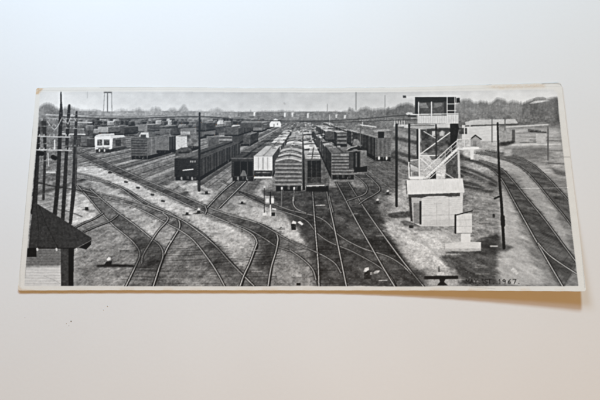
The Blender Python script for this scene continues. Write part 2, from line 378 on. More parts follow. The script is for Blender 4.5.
# upper middle crossing lines
track([(240, 193), (255, 201), (275, 209), (291, 214), (302, 218), (309, 223), (318, 234), (330.6, 242.5), (352.5, 251.6), (377.5, 265.6), (390, 276.6), (396, 287)],
      [(222, 181), (236, 189), (248, 193), (270, 202), (290, 210), (315, 216), (327.5, 223), (340, 236), (362, 248), (387, 256), (402, 265), (411, 274)], 60, 44, (130, 138))
track([(206, 209), (214, 200), (224, 190), (236, 180)], [(219, 208), (228, 199), (237, 190), (247, 180)], 84, 62, (112, 112))
track([(312.4, 190), (315, 225), (318, 262), (319, 287)], [(326.5, 190), (329, 203), (337, 240.6), (346.5, 287)], 58, 46, (176, 176))
track([(336, 182), (345, 199), (357, 222), (373, 250), (384, 269), (395, 287)], [(348, 182), (365, 209), (384, 236), (403, 261.5), (424, 287)], 56, 44, (172, 172))
track([(352, 174), (361, 180), (367, 187), (365, 193.6), (356, 197.5), (347, 200.6)], [(366, 174), (374, 181), (380, 189), (375, 194), (366, 199), (359, 204)], 74, 56, (140, 134))
# left tracks
track([(74, 177), (95, 180.4), (112, 183.5), (126, 189), (140, 198), (152, 205), (165.6, 211), (177, 218), (179.7, 226.5), (174, 237), (165, 253), (153, 287)],
      [(74, 172), (92, 176), (108, 182), (122, 189), (136, 199.5), (150, 207.5), (165, 213), (181, 220), (198, 230), (210, 240), (232, 263), (254.7, 287)], 72, 52, (176, 160), ba=.5)
track([(74, 190), (90, 196), (110, 200), (130, 205), (146, 212), (166, 223), (181, 231), (194, 241), (209, 260), (218, 274), (225, 287)],
      [(74, 186), (90, 191.6), (106, 194.5), (122, 198.5), (140, 203.5), (158, 210), (179.7, 219), (197, 230.5), (215.6, 246), (231, 263), (254, 286)], 70, 50, (168, 168), ba=.5)
track([(77, 185), (88, 197), (100.6, 212), (113, 225), (124, 234), (132, 241), (138.4, 249), (139.6, 256), (136, 265), (125.4, 287)],
      [(90, 189), (100.6, 198), (116, 211), (135, 225), (152, 239), (160, 246), (163, 255), (159, 268), (153, 287)], 64, 46, (168, 172))
track([(76, 227), (84, 223), (94, 218.7), (103, 213)], [(84, 231.6), (97, 226), (110, 221), (118, 215)], 104, 86, (92, 92))
rails()
for p, h in (([(163, 213), (168, 219), (158, 231), (150, 243), (143, 255), (141.6, 263)], 170), ([(290, 240.6), (303, 246), (318, 253)], 130),
             ([(290, 250), (298, 255.6), (306, 262), (313, 270), (316, 280)], 150), ([(293, 197), (293.4, 204), (297, 209), (306, 213)], 128),
             ([(278, 240), (276, 251), (271, 268), (268, 286)], 178), ([(257, 243), (250, 262), (244, 275), (240, 286)], 176),
             ([(205, 206), (206.4, 210), (205, 214)], 165), ([(329, 196), (331, 205), (333, 212)], 150)):
    lay(curve(p), h, 34)
for x0, y0, x1, g in ((316, 205.4, 325, 190), (140, 269, 154, 150), (251, 250.5, 264, 140), (252, 271.5, 262, 150), (379, 280.6, 387, 190), (120, 251, 128, 60), (352, 214, 358, 110), (376, 236, 384, 120)):
    L([(x0, y0), (x1, y0 - .3)], .8, g, own=False)
soft([(134, 240), (160, 240), (164, 262), (150, 272), (132, 268)], 50, 3, NG, 30, .5)
soft([(205, 240), (222, 246), (242, 272), (228, 280), (214, 262)], 60, 3, NG, 20, .45)
soft([(262, 246), (274, 244), (268, 270), (256, 268)], 52, 3, NG, 20, .55)

# ---- rolling stock ------------------------------------------------------------
VP = np.array([302.0, 116.0])
def to(p, t): p = np.array(p, float); return tuple(p + (VP - p) * t)
def wagon(x0, x1, yt, yb, t, front=70, roof=130, side=60, name='boxcar', label=None, ribs=0, hi=None, sub=True, wheels=True, arc=0.0, sideribs=0, tex=14):
    me = piece(name, None, label)
    right = (x0 + x1) / 2 < VP[0]; w = x1 - x0
    body = yb - (yb - yt) * .17 if wheels else yb
    c = x1 if right else x0
    s = [(c, yt), to((c, yt), t), to((c, body), t), (c, body)]
    # ground shade and running gear below
    if wheels:
        P([(c, body - .3), to((c, body), t), to((c, yb), t), (c, yb)], 24, NF, 12)
        R(x0 + w * .04, body - .3, x1 - w * .04, yb, 26, NF, 14)
        for fx in (.3, .7): L([(x0 + w * fx, yb - .7), (x0 + w * fx, yb - (yb - body) * .5)], w * .04, 112, own=False)
    if sub: piece('side_wall', me)
    P(s, side, NF, tex)
    for k in range(sideribs):
        q = (k + .5) / sideribs * t
        L([to((c, yt), q), to((c, body), q)], .5, side + (34 if k % 2 else -26), a=.8, own=False)
    if sub: piece('roof', me)
    rp = [(x0, yt), to((x0, yt), t), to((x1, yt), t), (x1, yt)]
    if arc:
        mid = [(x0 + w * f, yt - arc * w * math.sin(math.pi * f)) for f in np.linspace(0, 1, 9)]
        rp = mid + [to(p, t) for p in mid[::-1]]
    P(rp, roof, NJ, tex * 1.3)
    m0 = ((x0 + x1) / 2, yt - arc * w)
    L([m0, to(m0, t)], w * .07, roof - 36, own=False)
    nl = int(max(2, t * 30))
    for k in range(1, nl):
        a, b = to((x0, yt), t * k / nl), to((x1, yt), t * k / nl)
        L([a, (m0[0] + (VP[0] - m0[0]) * t * k / nl, m0[1] + (VP[1] - m0[1]) * t * k / nl), b], .35, roof - 28, a=.6, own=False)
    L([(c, yt), to((c, yt), t)], .5, roof + 20, a=.7, own=False)
    if sub: piece('end_wall', me)
    if arc: P(mid + [(x1, body), (x0, body)], front, NF, tex)
    else: R(x0, yt, x1, body, front, NF, tex)
    for k in range(ribs):
        y = yt + (body - yt) * (k + .6) / ribs
        L([(x0 + .8, y), (x1 - .8, y + .1)], (body - yt) / ribs * .42, hi or front + 60, NF, 24, a=.8, own=False)
        L([(x0 + .8, y + (body - yt) / ribs * .42), (x1 - .8, y + (body - yt) / ribs * .42)], (body - yt) / ribs * .25, front - 40, a=.6, own=False)
    L([(x0, body), (x0, yt)], .5, front + 30, a=.7, own=False); L([(x1, body), (x1, yt)], .5, front + 30, a=.7, own=False)
    if w > 13:
        R(x0 + w * .46, body - .6, x0 + w * .56, yb - 1.6, 78, NF, 50, own=False)            # coupler
        for fx in (.2, .72):
            R(x0 + w * fx, body + .4, x0 + w * (fx + .12), yb - 1, 58, NF, 60, own=False)     # truck frames
        for yy in np.arange(yt + 2.4, body - 1, 1.9):                                        # grab irons
            L([(x1 - w * .14, yy), (x1 - w * .05, yy)], .4, front + 46, a=.7, own=False)
            L([(x0 + w * .05, yy + .5), (x0 + w * .12, yy + .5)], .4, front - 26, a=.6, own=False)
        for k in range(10):                                                                   # dirt and scuffs
            xx, yy = rng.uniform(x0 + 1, x1 - 2), rng.uniform(yt + 1, body - 2)
            R(xx, yy, xx + rng.uniform(.4, 2.4), yy + rng.uniform(.4, 2.4), front + rng.uniform(-34, 26), NF, 30, a=.4, own=False)
        q0 = t * .42; q1 = t * .62                                                            # sliding door on the side
        P([to((c, yt + w * .06), q0), to((c, yt + w * .06), q1), to((c, body), q1), to((c, body), q0)], side - 14, NF, 16, a=.7, own=False)
        for q in (q0, q1): L([to((c, yt + w * .06), q), to((c, body), q)], .5, side + 40, a=.6, own=False)
    return me
def deeper(x0, x1, yt, yb, t): a, b = to((x0, yt), t), to((x1, yb), t); return a[0], b[0], a[1], b[1]
def row(x0, x1, yt, yb, ts, roofs, sides, fronts, arc=.06):
    for (t0, t1), rf, sd, fr in list(zip(ts, roofs, sides, fronts))[::-1]:
        a = deeper(x0, x1, yt, yb, t0); big = a[1] - a[0] > 9
        hh = a[3] - a[2]; a = (a[0], a[1], a[2] + hh * rng.uniform(-.07, .1), a[3])
        P([(a[0] - .3, a[2]), (a[1] + .3, a[2]), (a[1] + .3, a[3]), (a[0] - .3, a[3])], 26, own=False)
        wagon(*a, (t1 - t0) / (1 - t0) * .9, fr, min(rf * 1.12 + rng.uniform(0, 22), 205), sd, sub=big, ribs=3 if big else 0, arc=arc, wheels=True, tex=24)
        L([(a[0], a[2]), ((a[0] + a[1]) / 2, a[2] - arc * (a[1] - a[0])), (a[1], a[2])], .5, 196 if rf > 105 else 110, a=.7, own=False)
def steps(t, n, L0=13.0, d0=78.0):
    o = []; d = d0 / (1 - t)
    for _ in range(n): o.append((1 - d0 / d, 1 - d0 / (d + L0))); d += L0 + 1.2
    return o
# far yard at left: ranks of small cars seen from the side
for y, h, xa, xb, dens in ((119.2, 2.6, 92, 262, .8), (123.4, 3.6, 128, 250, .75), (121.5, 3.2, 82, 262, .9), (125.5, 4.2, 62, 236, .9), (130, 5.2, 64, 222, .8), (134.5, 6.2, 62, 120, .8), (139, 7, 66, 94, .8)):
    x = xa
    while x < xb:
        w = rng.uniform(5, 11) * (h / 4.5)
        if rng.rand() < dens:
            piece('far_boxcar'); g = rng.choice([58, 74, 90, 112, 150, 178], p=[.3, .26, .2, .1, .08, .06]); yy = y + rng.uniform(-.5, .5)
            R(x, yy, x + w * .35, yy + h, g + 14, NF, 22); R(x + w * .35, yy, x + w - .4, yy + h, g - 12, NF, 18)
            P([(x, yy), (x + 1, yy - 1), (x + w, yy - 1), (x + w - .4, yy)], min(g + 34, 182), NF, 24)
            R(x, yy + h, x + w - .4, yy + h + .9, 36)
        x += w
soft([(66, 128), (120, 130), (240, 128), (240, 134), (120, 136), (66, 134)], 80, 2, NJ, 40, .4)
patch([(190, 128), (240, 126), (238, 140), (196, 146)], 118, 2, .5)
for i in range(26):                       # bright yard clutter
    x, y = rng.uniform(190, 238), rng.uniform(128, 143); R(x, y, x + rng.uniform(1, 5), y + .7, rng.choice([60, 160, 190]), a=.6, own=False)
piece('caboose', None, 'white caboose with dark windows at the left of the yard'); cb = CUR
P([(111, 138), (125.5, 137), (125.5, 148), (111, 152)], 98, NF, 40)
piece('end_wall', cb); P([(94.6, 137), (96, 135), (103, 134.4), (111, 135), (113, 137), (112, 149.5), (95, 149.5)], 208, NF, 8)
R(97.2, 139.4, 102.2, 145.6, 84, NF, 60, own=False); R(103.8, 139.6, 109.4, 145.2, 78, NF, 60, own=False); L([(99.6, 140), (99.8, 145)], .5, 160, own=False)
L([(103.2, 139), (103, 147)], .9, 190, own=False); L([(96.5, 147.6), (110, 147.4)], 1.2, 150, NF, 90, own=False); R(98, 148, 109, 150, 60, NF, 60, a=.7, own=False)
piece('roof', cb); P([(96, 135.2), (101, 133.6), (122, 132.8), (125.5, 137), (112, 138.4), (110, 135.4)], 188, NF, 16)
piece('wheel_set', cb); R(96, 149.3, 111, 152.4, 44, NF, 30); P([(111, 149), (125, 146), (125, 148.6), (111, 152)], 40)
for x in (99.5, 104.5): L([(x, 149.6), (x, 151.2)], 1.3, 185, own=False)
R(115.5, 140, 121, 146, 56, NF, 20, own=False)
piece('flatcar'); P([(111, 149.4), (124, 146.2), (128, 147), (116, 151.6)], 54, NF, 30)
# left boxcars
wagon(181, 196, 128, 140, .1, 110, 140, 80)
wagon(171, 187.4, 136.4, 152.6, .1, 186, 150, 60, label='pale boxcar behind the grey boxcar', tex=24)
R(187, 134, 199, 146, 96, NJ, 60, own=False); R(176, 131.5, 190, 134.6, 158, NJ, 60, own=False)
for q in ((204, 215, 126.6, 136, .12, 96, 150, 66), (238, 248, 128.4, 139.4, .2, 74, 138, 54), (150, 162, 126.4, 135.6, .1, 88, 150, 60), (262, 269.6, 121.4, 129, .15, 84, 172, 60), (246, 254, 123.8, 132, .15, 64, 120, 50), (196, 206, 123, 131.4, .1, 70, 130, 58), (136, 147, 124.6, 132.6, .08, 120, 168, 80), (114, 124, 127, 135, .08, 74, 120, 56), (270, 277, 119.6, 126, .15, 90, 170, 70)):
    wagon(*q, sub=False, tex=24)
for q in ((208, 219, 137, 148.6, .12, 84, 140, 60), (240, 250, 134.6, 146, .16, 76, 130, 52), (98, 108, 127, 133.6, .06, 150, 176, 90), (160, 170, 129, 136.4, .08, 96, 160, 70)): wagon(*q, sub=False, tex=28)
wagon(219, 232, 133.5, 147.5, .16, 96, 122, 62, label='grey boxcar beyond the long dark gondola cars', ribs=3)
wagon(224, 238, 128, 136, .2, 84, 110, 62); wagon(253.5, 262, 122.6, 132, .12, 120, 165, 80)
piece('far_shed'); R(240, 122.6, 262, 127.6, 76, NF, 18); P([(240, 122.8), (243, 121), (262, 121), (262, 122.8)], 120)
P([(131, 139), (139, 131.5), (160, 131), (150, 139)], 100, NJ, 40, own=False)
me = wagon(131, 147.6, 138, 159.6, .15, 76, 116, 104, label='grey ribbed boxcar at the left of the yard', ribs=7, hi=96, sideribs=9, tex=18)
wagon(156, 169, 136.6, 153, .05, 104, 130, 50, sideribs=5, sub=False)
piece('open_load'); P([(139, 136.5), (141, 132.5), (148.5, 132.5), (149, 137.6)], 190, NF, 30); R(140.5, 134.6, 146, 138, 72, own=False)
# long dark gondolas
for t0, t1 in ((.275, .39), (.148, .272), (0, .145)):
    a = deeper(174.5, 200.5, 158.6, 180.5, t0)
    wagon(*a, (t1 - t0) / (1 - t0), 42, 76, 55, name='gondola_car', label='black gondola car heaped with load' if t0 == 0 else None, sideribs=7, tex=9)
piece('load', CUR - 3); P([(175, 156.5), (176, 150.5), (181, 147.6), (188, 147), (192, 150), (192.5, 155)], 78, NF, 34)
P([(178, 152), (190, 151.4), (189, 153.4), (179, 153.6)], 40, NF, 20, own=False)
soft([(178, 154), (199, 152), (199, 157), (178, 158)], 118, 1, NS, 30, .6)
L([(183, 170.3), (193, 169.2)], 1.0, 205, own=False)
for x in (190, 192, 194.3): R(x, 160.4, x + 1.5, 162.4, 168, a=.75, own=False)
for x in (181.5, 192): L([(x, 177.4), (x, 179.4)], 1.3, 150, own=False)
# dark hopper row
row(231.6, 254.4, 158.4, 181, steps(.13, 9, 12), [70, 62, 78, 58, 72, 90, 64, 74, 80], [36, 34, 40, 36, 40, 50, 44, 50, 60], [44] * 9, arc=0)
hp = wagon(231.6, 254.4, 158.4, 181, .13, 52, 66, 34, name='hopper_car', label='black open hopper car left of the white boxcar', tex=9)
R(234, 161.4, 252.5, 176, 22, NF, 10, own=False); R(231.6, 157.8, 254.4, 159, 92, own=False); L([(240.4, 162), (240.4, 175)], .9, 62, own=False)
L([(247.5, 162), (247.5, 175)], .9, 58, own=False); P([(240, 176), (242.6, 170), (245, 170.6), (247, 176)], 104, own=False)
for x in (238, 246.6): L([(x, 177), (x, 179.4)], .9, 150, own=False)
# light roofed row behind the white boxcar
row(254, 272.4, 156, 178.6, steps(.28, 10, 11), [96, 185, 190, 150, 180, 120, 170, 186, 140, 160], [44] * 10, [120, 96, 130, 80, 110, 80, 90, 90, 90, 90])
wc = wagon(254, 272.2, 156, 179, .25, 202, 176, 62, label='white boxcar with double end doors', tex=8)
for x in (258.3, 262.6, 263.4, 267.6): L([(x, 157.5), (x, 169.5)], .7, 158, own=False)
R(254, 170.6, 272.2, 175.4, 46, NF, 26, own=False); L([(256, 172.6), (270, 172.4)], 1.0, 118, NF, 70, own=False)
R(254, 176.4, 272.6, 178.6, 205, NF, 14, own=False); L([(254, 156), (272.2, 156)], .8, 150, own=False)
# ribbed grey boxcar row
row(275, 302, 161.6, 191, steps(.155, 11, 12), [150, 96, 120, 172, 110, 140, 96, 160, 120, 130, 150], [50] * 11, [84, 70, 100, 80, 60, 90, 80, 70, 80, 80, 80], arc=.09)
wagon(275, 302, 161.6, 191, .15, 92, 150, 48, label='grey boxcar with horizontal ribs on its end', ribs=6, hi=150, arc=.1, tex=20)
for y, g in ((159.6, 196), (156.4, 60), (154.4, 188), (151.6, 66)):
    xs = np.linspace(276.5 + (160 - y) * .4, 301, 9); L(np.stack([xs, y + 1.4 - 2.6 * np.sin(np.linspace(0, np.pi, 9))], 1), 1.3, g, NF, 40, a=.8, own=False)
# gap, then the open ended car and its row
P([(302.6, 138), (303.6, 138), (305.2, 190), (302.4, 190)], 24, NF, 8)
row(305, 329.5, 158.4, 190.5, steps(.2, 11, 12), [172, 120, 160, 96, 150, 130, 168, 110, 150, 130, 160], [34] * 11, [70, 44, 80, 60, 70, 60, 60, 60, 60, 60, 60], arc=.05)
oc = wagon(305, 329.5, 158.6, 191.5, .19, 92, 160, 28, name='open_ended_car', label='open ended car with a dark interior', tex=22)
R(307.4, 160.6, 321, 183, 30, NF, 22, own=False); L([(311.6, 161), (311.4, 183)], 1.0, 66, NF, 30, own=False); L([(316.4, 161), (316.6, 183)], .8, 56, own=False); L([(307.6, 172), (321, 172)], .7, 58, own=False); R(308, 177, 320.6, 183, 58, NF, 50, own=False); P([(321, 160.6), (327.5, 161), (327.5, 181), (321, 183)], 92, NF, 40, own=False)
P([(306, 158.8), (310, 148.2), (322, 148.2), (328.6, 158.8)], 178, NF, 46, own=False)
L([(313.5, 148), (312, 158.6)], .9, 60, own=False); L([(319.4, 148), (321, 158.6)], .9, 66, own=False); L([(307.6, 154.4), (326.4, 154.4)], .7, 70, own=False)
for y0, x0, x1 in ((150, 309.6, 323), (153, 308.6, 325), (156.6, 307, 327)): L([(x0, y0), (x1, y0)], .7, 84, NF, 60, a=.8, own=False)
L([(307, 186), (324, 185.4)], 1.1, 196, own=False); R(306, 187.2, 328, 191.5, 22, NF, 8, own=False)
# second ribbed boxcar and its row
row(331, 354.6, 152.6, 178, steps(.2, 10, 12), [140, 110, 168, 100, 150, 90, 140, 120, 150, 130], [40] * 10, [80, 60, 80, 60, 70, 60, 60, 60, 60, 60])
wagon(331.4, 354.6, 153, 179.5, .21, 86, 108, 40, label='grey boxcar with slatted end right of the open car', ribs=7, hi=138, arc=.03, tex=22)
R(340.5, 153.6, 351, 156, 170, NF, 40, a=.7, own=False)
# right hand rows behind the caboose
row(376, 391, 138, 161, steps(.24, 12, 13), [120, 110, 140, 100, 130, 110, 130, 120, 110, 120, 120, 120], [52, 46, 56, 50, 60, 56, 60, 60, 62, 64, 66, 70], [76] * 12, arc=.03)
row(352, 366, 140, 160, steps(.3, 7, 13), [150, 110, 130, 160, 110, 140, 120], [46] * 7, [70] * 7)
wagon(375.6, 391, 137.6, 161, .235, 98, 138, 50, label='dark boxcar at the right end of the yard', sideribs=10, arc=.03, tex=16)
for k in range(7): L([(376.4 + k * 2.1, 139), (376.4 + k * 2.1, 156)], .6, 122 if k % 2 else 74, a=.7, own=False)
for x in (379, 386.6): L([(x, 157.4), (x, 158.8)], 1.9, 195, own=False)
piece('yard_shed', None, 'flat roofed shed among the far cars at right'); P([(373, 130), (388, 128.8), (392, 130.6), (374, 132.4)], 150, NF, 20); R(378, 131.6, 384, 138, 36)
row(338, 350, 139, 154, steps(.34, 6, 13), [170, 120, 150, 180, 120, 150], [44] * 6, [76] * 6)
cg = piece('caboose', None, 'caboose with a curved roof overhanging its end platform')
R(349, 150, 366.8, 168.4, 62, NF, 18); R(360.4, 151, 366.8, 167, 112, NF, 24); R(353.4, 152, 359.6, 169, 28, NF, 8); R(355.6, 153, 357, 167, 84)
P([(354, 168), (367, 166), (367, 171.6), (354, 172.6)], 22)
piece('roof', cg); P([(346.4, 149.8), (350, 147.2), (356, 145.4), (362, 146), (366, 148.4), (366.6, 150), (360, 148.8), (354, 149), (349, 151.4)], 40)
L([(347, 149.6), (351, 147.4), (357, 146)], .8, 178, own=False); L([(349, 151.6), (356, 150.4), (366, 151)], .8, 142, own=False)
P([(352, 145.6), (354, 139), (358, 139), (362, 146)], 118, NF, 40, own=False)
piece('crossing_pole'); L([(360.6, 124), (360.6, 147)], 1.0, 92)
for i in range(130):                              # roof walks and hatches catching the light
    t = rng.uniform(.2, .85); x, y = to((rng.choice([263, 288, 316, 342]) + rng.uniform(-9, 9), 156), t)
    R(x, y, x + 3.5 * (1 - t) + .6, y + .9, rng.choice([44, 60, 190, 206]), NF, 30, a=.6, own=False)
for i in range(150):                              # clutter of the rows far back
    x, y = rng.uniform(262, 372), rng.uniform(119.5, 133)
    if rng.rand() < .5: R(x, y, x + rng.uniform(1, 4), y + rng.uniform(.5, 1), rng.choice([54, 72, 160, 182]), a=.5, own=False)
piece('roof_beam'); L([(360.5, 124.8), (376, 127)], .9, 205); L([(362.6, 120.5), (362.6, 126)], .7, 190)
piece('far_post'); L([(329.6, 115), (329.6, 125)], .8, 182)
for x, y, h in ((284, 112.6, 4.4), (291.6, 112.6, 4.4), (307, 113, 5), (335.4, 114.6, 3.4), (344, 115, 3.4), (253.6, 112, 4)):
    piece('far_building'); R(x, y, x + 2.6, y + h, 192, NF, 40); R(x + 1.7, y + .6, x + 2.6, y + h, 120, own=False)

piece('far_house', None, 'bright white house in the far yard')
P([(269.5, 124), (271, 121.5), (275.5, 118.4), (280, 121.5), (281.2, 124), (281, 127), (270, 127)], 205, NF, 22)
R(273.5, 124, 274.6, 127, 110, own=False); R(277, 123, 278, 125, 120, own=False)


# ---- small yard furniture -----------------------------------------------------
def stand(x, y, k=1.0, tops=1, sh=1):
    piece('switch_stand')
    if sh: soft([(x - 5 * k, y + .6), (x + 4 * k, y + .2), (x + 4 * k, y + 1.4), (x - 5 * k, y + 1.6)], 48, .8, None, 0, .8, ry=.4)
    P([(x - 1.6 * k, y + 1), (x - 1.2 * k, y - 2.2 * k), (x + 1.3 * k, y - 2.2 * k), (x + 1.8 * k, y + 1)], 42, NF, 20)
    for q in range(tops):
        ox = (q - (tops - 1) / 2) * 6.4 * k
        P([(x + ox - 1.5 * k, y - 1.7 * k), (x + ox - .4 * k, y - 4.4 * k), (x + ox + 1.7 * k, y - 4 * k), (x + ox + 1.5 * k, y - 2 * k)], 192, NF, 50)
for x, y, k, n in ((206.4, 193, 1, 1), (187, 214, .95, 1), (198.6, 212.4, 1.05, 1), (242, 203, .8, 1), (86, 208.6, .7, 1), (281, 228, .6, 1), (387.6, 193.6, .9, 1), (377.4, 202.4, .9, 1), (196, 268, 0.01, 1)):
    if k > .1: stand(x, y, k, n)
piece('switch_stand', None, 'dark switch stand with a pale lamp near the bottom left'); soft([(96, 265), (112, 264), (134, 265), (134, 267), (97, 267.4)], 26, 1.2, None, 0, .92, ry=.5)
P([(104, 265), (106.5, 261.6), (112, 261), (111, 265.6)], 34); P([(106.6, 259.4), (108.6, 257), (110.6, 257.6), (110.4, 260), (107.4, 260.6)], 222)
piece('switch_stand', None, 'twin lamped switch stand at the centre of the throat')
P([(291, 225), (292, 221.6), (295.4, 221.4), (296, 230), (291.6, 230)], 38); P([(291.4, 223.6), (293, 220.6), (296.4, 222), (296, 224)], 206); P([(297.4, 222.2), (300, 221), (303.4, 224), (302, 225.4)], 210); P([(279.6, 225), (281.4, 222.6), (283.4, 223.6), (281.6, 225.4)], 188); R(280.6, 227.4, 285, 230, 150, NF, 30)
piece('switch_stand', None, 'switch stand with two pale lamps near the bottom centre')
P([(364, 279), (364.4, 273), (367, 271), (371.4, 271.4), (371.4, 279)], 48, NF, 40); P([(363.4, 271.4), (365, 268), (368.6, 267), (369.2, 269.6), (366, 272)], 190, NF, 50)
P([(373.4, 272.4), (376, 270.6), (380, 270.6), (378, 273.4), (374, 273.8)], 172, NF, 50); R(370, 272, 372, 275, 140)
piece('switch_stand', None, 'switch machine on a long dark tie by the bottom edge')
soft([(424, 276), (458, 275.6), (458, 279), (424, 279.4)], 26, .8, None, 0, .95, ry=.4); R(425, 276.3, 458, 278.8, 24); P([(439, 278), (446, 278), (444, 282), (448, 285.6), (437, 285.6), (440, 282)], 28); R(437.2, 272, 444, 275.4, 190, NF, 30); R(438.4, 265.4, 439.4, 272, 60); R(436, 264.6, 441.6, 266.4, 182); R(438.6, 264, 440, 265.6, 214)
soft([(404, 273), (426, 268), (428, 280), (424, 285), (404, 285)], 48, 2, NG, 16, .5)
piece('switch_lamp', None, 'small lamp at the bottom edge left of centre'); R(296.4, 274.6, 302, 277, 170, NF, 40); R(296.6, 283, 300.6, 285.4, 34)
piece('pale_stone'); P([(510.6, 270), (513, 267.4), (516, 269.4), (518.6, 273), (517, 275), (513, 273)], 186, NF, 40)
for x, y in ((110, 172.4), (126, 181.8), (138, 187.6), (152.4, 194.6), (163, 201)):
    piece('track_marker'); L([(x - 1, y), (x + 1, y + .2)], 2.0, 62)
for i in range(900):
    y = 180 + 104 * rng.rand() ** .8; x = rng.uniform(76, 470)
    sz = .35 + .5 * (y - 170) / 110
    R(x, y, x + sz * rng.uniform(.8, 1.8), y + sz * .8, rng.choice([40, 70, 176, 205]), a=.35, own=False)
for i in range(34):
    x = rng.uniform(84, 300); y = rng.uniform(182, 282); R(x, y, x + rng.uniform(.8, 2.4), y + .8, rng.choice([50, 60, 160, 176]), a=.6, own=False)
sg = piece('signal_post', None, 'pair of signal posts with pale box signs')
L([(264.4, 187), (264.4, 214)], .9, 52); R(262.8, 212.8, 266.6, 215.4, 206); R(263.6, 186, 265.6, 188, 190); R(264.8, 196, 273.8, 203.8, 158, NF, 36); R(266, 198.4, 269, 202.4, 206); R(271, 198, 274, 203, 206)
L([(270.4, 192), (270.4, 204)], 1.3, 34); L([(270.4, 205), (270.4, 215.6)], 1.2, 200); R(271.4, 212.4, 275, 216, 24); P([(272, 208), (276, 208.6), (276, 210), (272.4, 209.4)], 212)
for x, y0, y1 in ((281.8, 187, 206), (294.2, 187, 201)):
    piece('signal_post'); L([(x, y0), (x - .4, y1)], .7, 120); R(x - .9, y0, x + .9, y0 + 2.4, 196)
piece('yard_pole', None, 'slim dark pole standing before the black gondola car'); soft([(194, 188), (214, 190), (204, 192)], 90, 1, None, 0, .5); L([(199.6, 113), (199.2, 190.5)], [1.7, 2.5], 34, NF, 8)
piece('relay_stub'); R(197.4, 181, 200, 190, 58, NF, 14)

# ---- right hand buildings -----------------------------------------------------
lb = piece('freight_shed', None, 'long pale shed behind the control tower')
R(462, 125, 499, 141, 192, NS, 12)
piece('roof', lb); P([(465, 122), (475, 119.6), (515, 119), (518.4, 123.6), (465.6, 125.2)], 180, NS, 14); L([(465.6, 126), (518, 124)], 1.3, 84, own=False)
piece('tank_car', None, 'grey tank car beyond the slim black pole'); P([(499, 129.5), (503, 128.4), (513, 128.8), (515.2, 131), (515.2, 143), (500, 145.4)], 148, NF, 24); soft([(499, 142.4), (515, 140.6), (514.6, 143), (506, 146), (499, 146.4)], 48, 1.0, NF, 20, .85); R(512, 129.4, 515, 142, 70, a=.8, own=False)
piece('far_wagon'); R(536, 133.6, 546, 143, 172, NF, 16); L([(520, 142.4), (536, 142)], .9, 96)
piece('parked_wagons'); P([(528, 129), (541, 130.4), (541, 132.4), (528, 132)], 92, NF, 40); L([(530, 131.6), (546, 132.2)], 1, 60)
ht = piece('tool_hut', None, 'small grey gabled hut right of the tower stairs')
P([(470.4, 139), (475.4, 136), (480.4, 139), (480.4, 146.6), (470.4, 146.6)], 148, NF, 12); R(473, 141, 476.6, 146.4, 124, own=False)
piece('roof', ht); L([(469.6, 139.8), (475.4, 135.2), (481.2, 139.4)], 1.2, 52)
for x, y0, y1 in ((492, 117, 142), (505, 119, 130), (548, 127, 160)):
    piece('far_pole'); L([(x, y0), (x, y1)], 0.8 if x < 540 else 1.5, 96)
patch([(462, 147), (476, 147), (474, 158), (464, 156)], 196, 1, .7)
patch([(505, 150), (512, 149), (512, 156), (504, 156)], 176, 1, .8)

# ---- control tower ------------------------------------------------------------
ct = piece('control_tower', None, 'white railway control tower on legs above a shed')
patch([(420, 156), (440, 156), (448, 170), (440, 177), (420, 178)], 186, .8, .9)
P([(421, 130), (452, 128), (452, 148), (422, 153)], 74, NJ, 44); P([(427, 127), (450, 127), (450, 131), (427, 131)], 62, own=False); R(432, 131, 436, 136, 175, NF, 30, own=False); soft([(439, 132.6), (442, 130.4), (445, 132), (444, 136), (440, 136)], 190, .5, NF, 40, .9)
P([(426, 152), (448, 144), (450, 156), (432, 160)], 92, NJ, 40, own=False)
P([(430, 176), (436, 171), (440, 173), (440, 178), (430, 179)], 26, own=False); R(436, 170, 445, 179, 190, NF, 10, own=False)
P([(446, 152), (457, 150), (457, 178), (446, 178)], 74, NJ, 40, own=False)
for p in ([(424, 131.5), (437, 139)], [(437, 168), (453, 178)], [(425, 158), (440, 168)]): L(p, .8, 196)
for x0, y0, x1, y1 in ((420.5, 154, 452, 131), (420, 155.4, 437, 155.6), (420.2, 158, 434, 170)): L([(x0, y0), (x1, y1)], 1.0, 210)
L([(419.2, 129), (419.4, 178)], 1.5, 208); L([(458.4, 150), (459.4, 179)], 2.2, 186); L([(456.6, 152), (457, 178)], 1.4, 88)
piece('leg', ct, 'dark steel leg under the cabin'); L([(417.4, 126), (417.6, 158)], 1.9, 46)
piece('leg', ct, 'dark steel leg under the cabin'); L([(436, 125), (436.4, 158)], 1.5, 52)
piece('leg', ct, 'broad dark column below the cabin end'); P([(450, 124), (458, 123), (459, 128), (455, 150), (450.4, 150)], 34, NF, 12)
piece('deck', ct); P([(404, 124.4), (430, 124.4), (450, 123.4), (450, 128), (420, 129), (404, 127.6)], 186, NS, 14); L([(407, 125.9), (434, 125.7)], 1, 90, own=False); L([(405, 128), (450, 127.8)], .7, 120, own=False); L([(436, 125), (436.2, 130)], 1.6, 40, own=False)
R(393.6, 124.6, 408, 126.4, 182, NF, 40)
for x in range(5): L([(394.6 + x * 2.4, 120.4), (394.8 + x * 2.4, 124.6)], .8, 186, own=False)
piece('cabin_wall', ct); R(417.4, 114.6, 458.4, 123.4, 194, NV, 18)
for x in range(17): L([(419 + x * 2.3, 116), (419 + x * 2.3, 123)], .5, 158, a=.6, own=False)
piece('roof', ct, 'flat dark roof with a pale boom'); R(415, 97, 456, 102.6, 44, NF, 8); R(415, 97, 418, 114.4, 44); L([(403.6, 96.9), (461, 95.8)], .8, 208); P([(402.8, 95.4), (406, 95.4), (406.2, 97.6), (403, 97.8)], 70)
R(407, 97.3, 415, 99.6, 196)
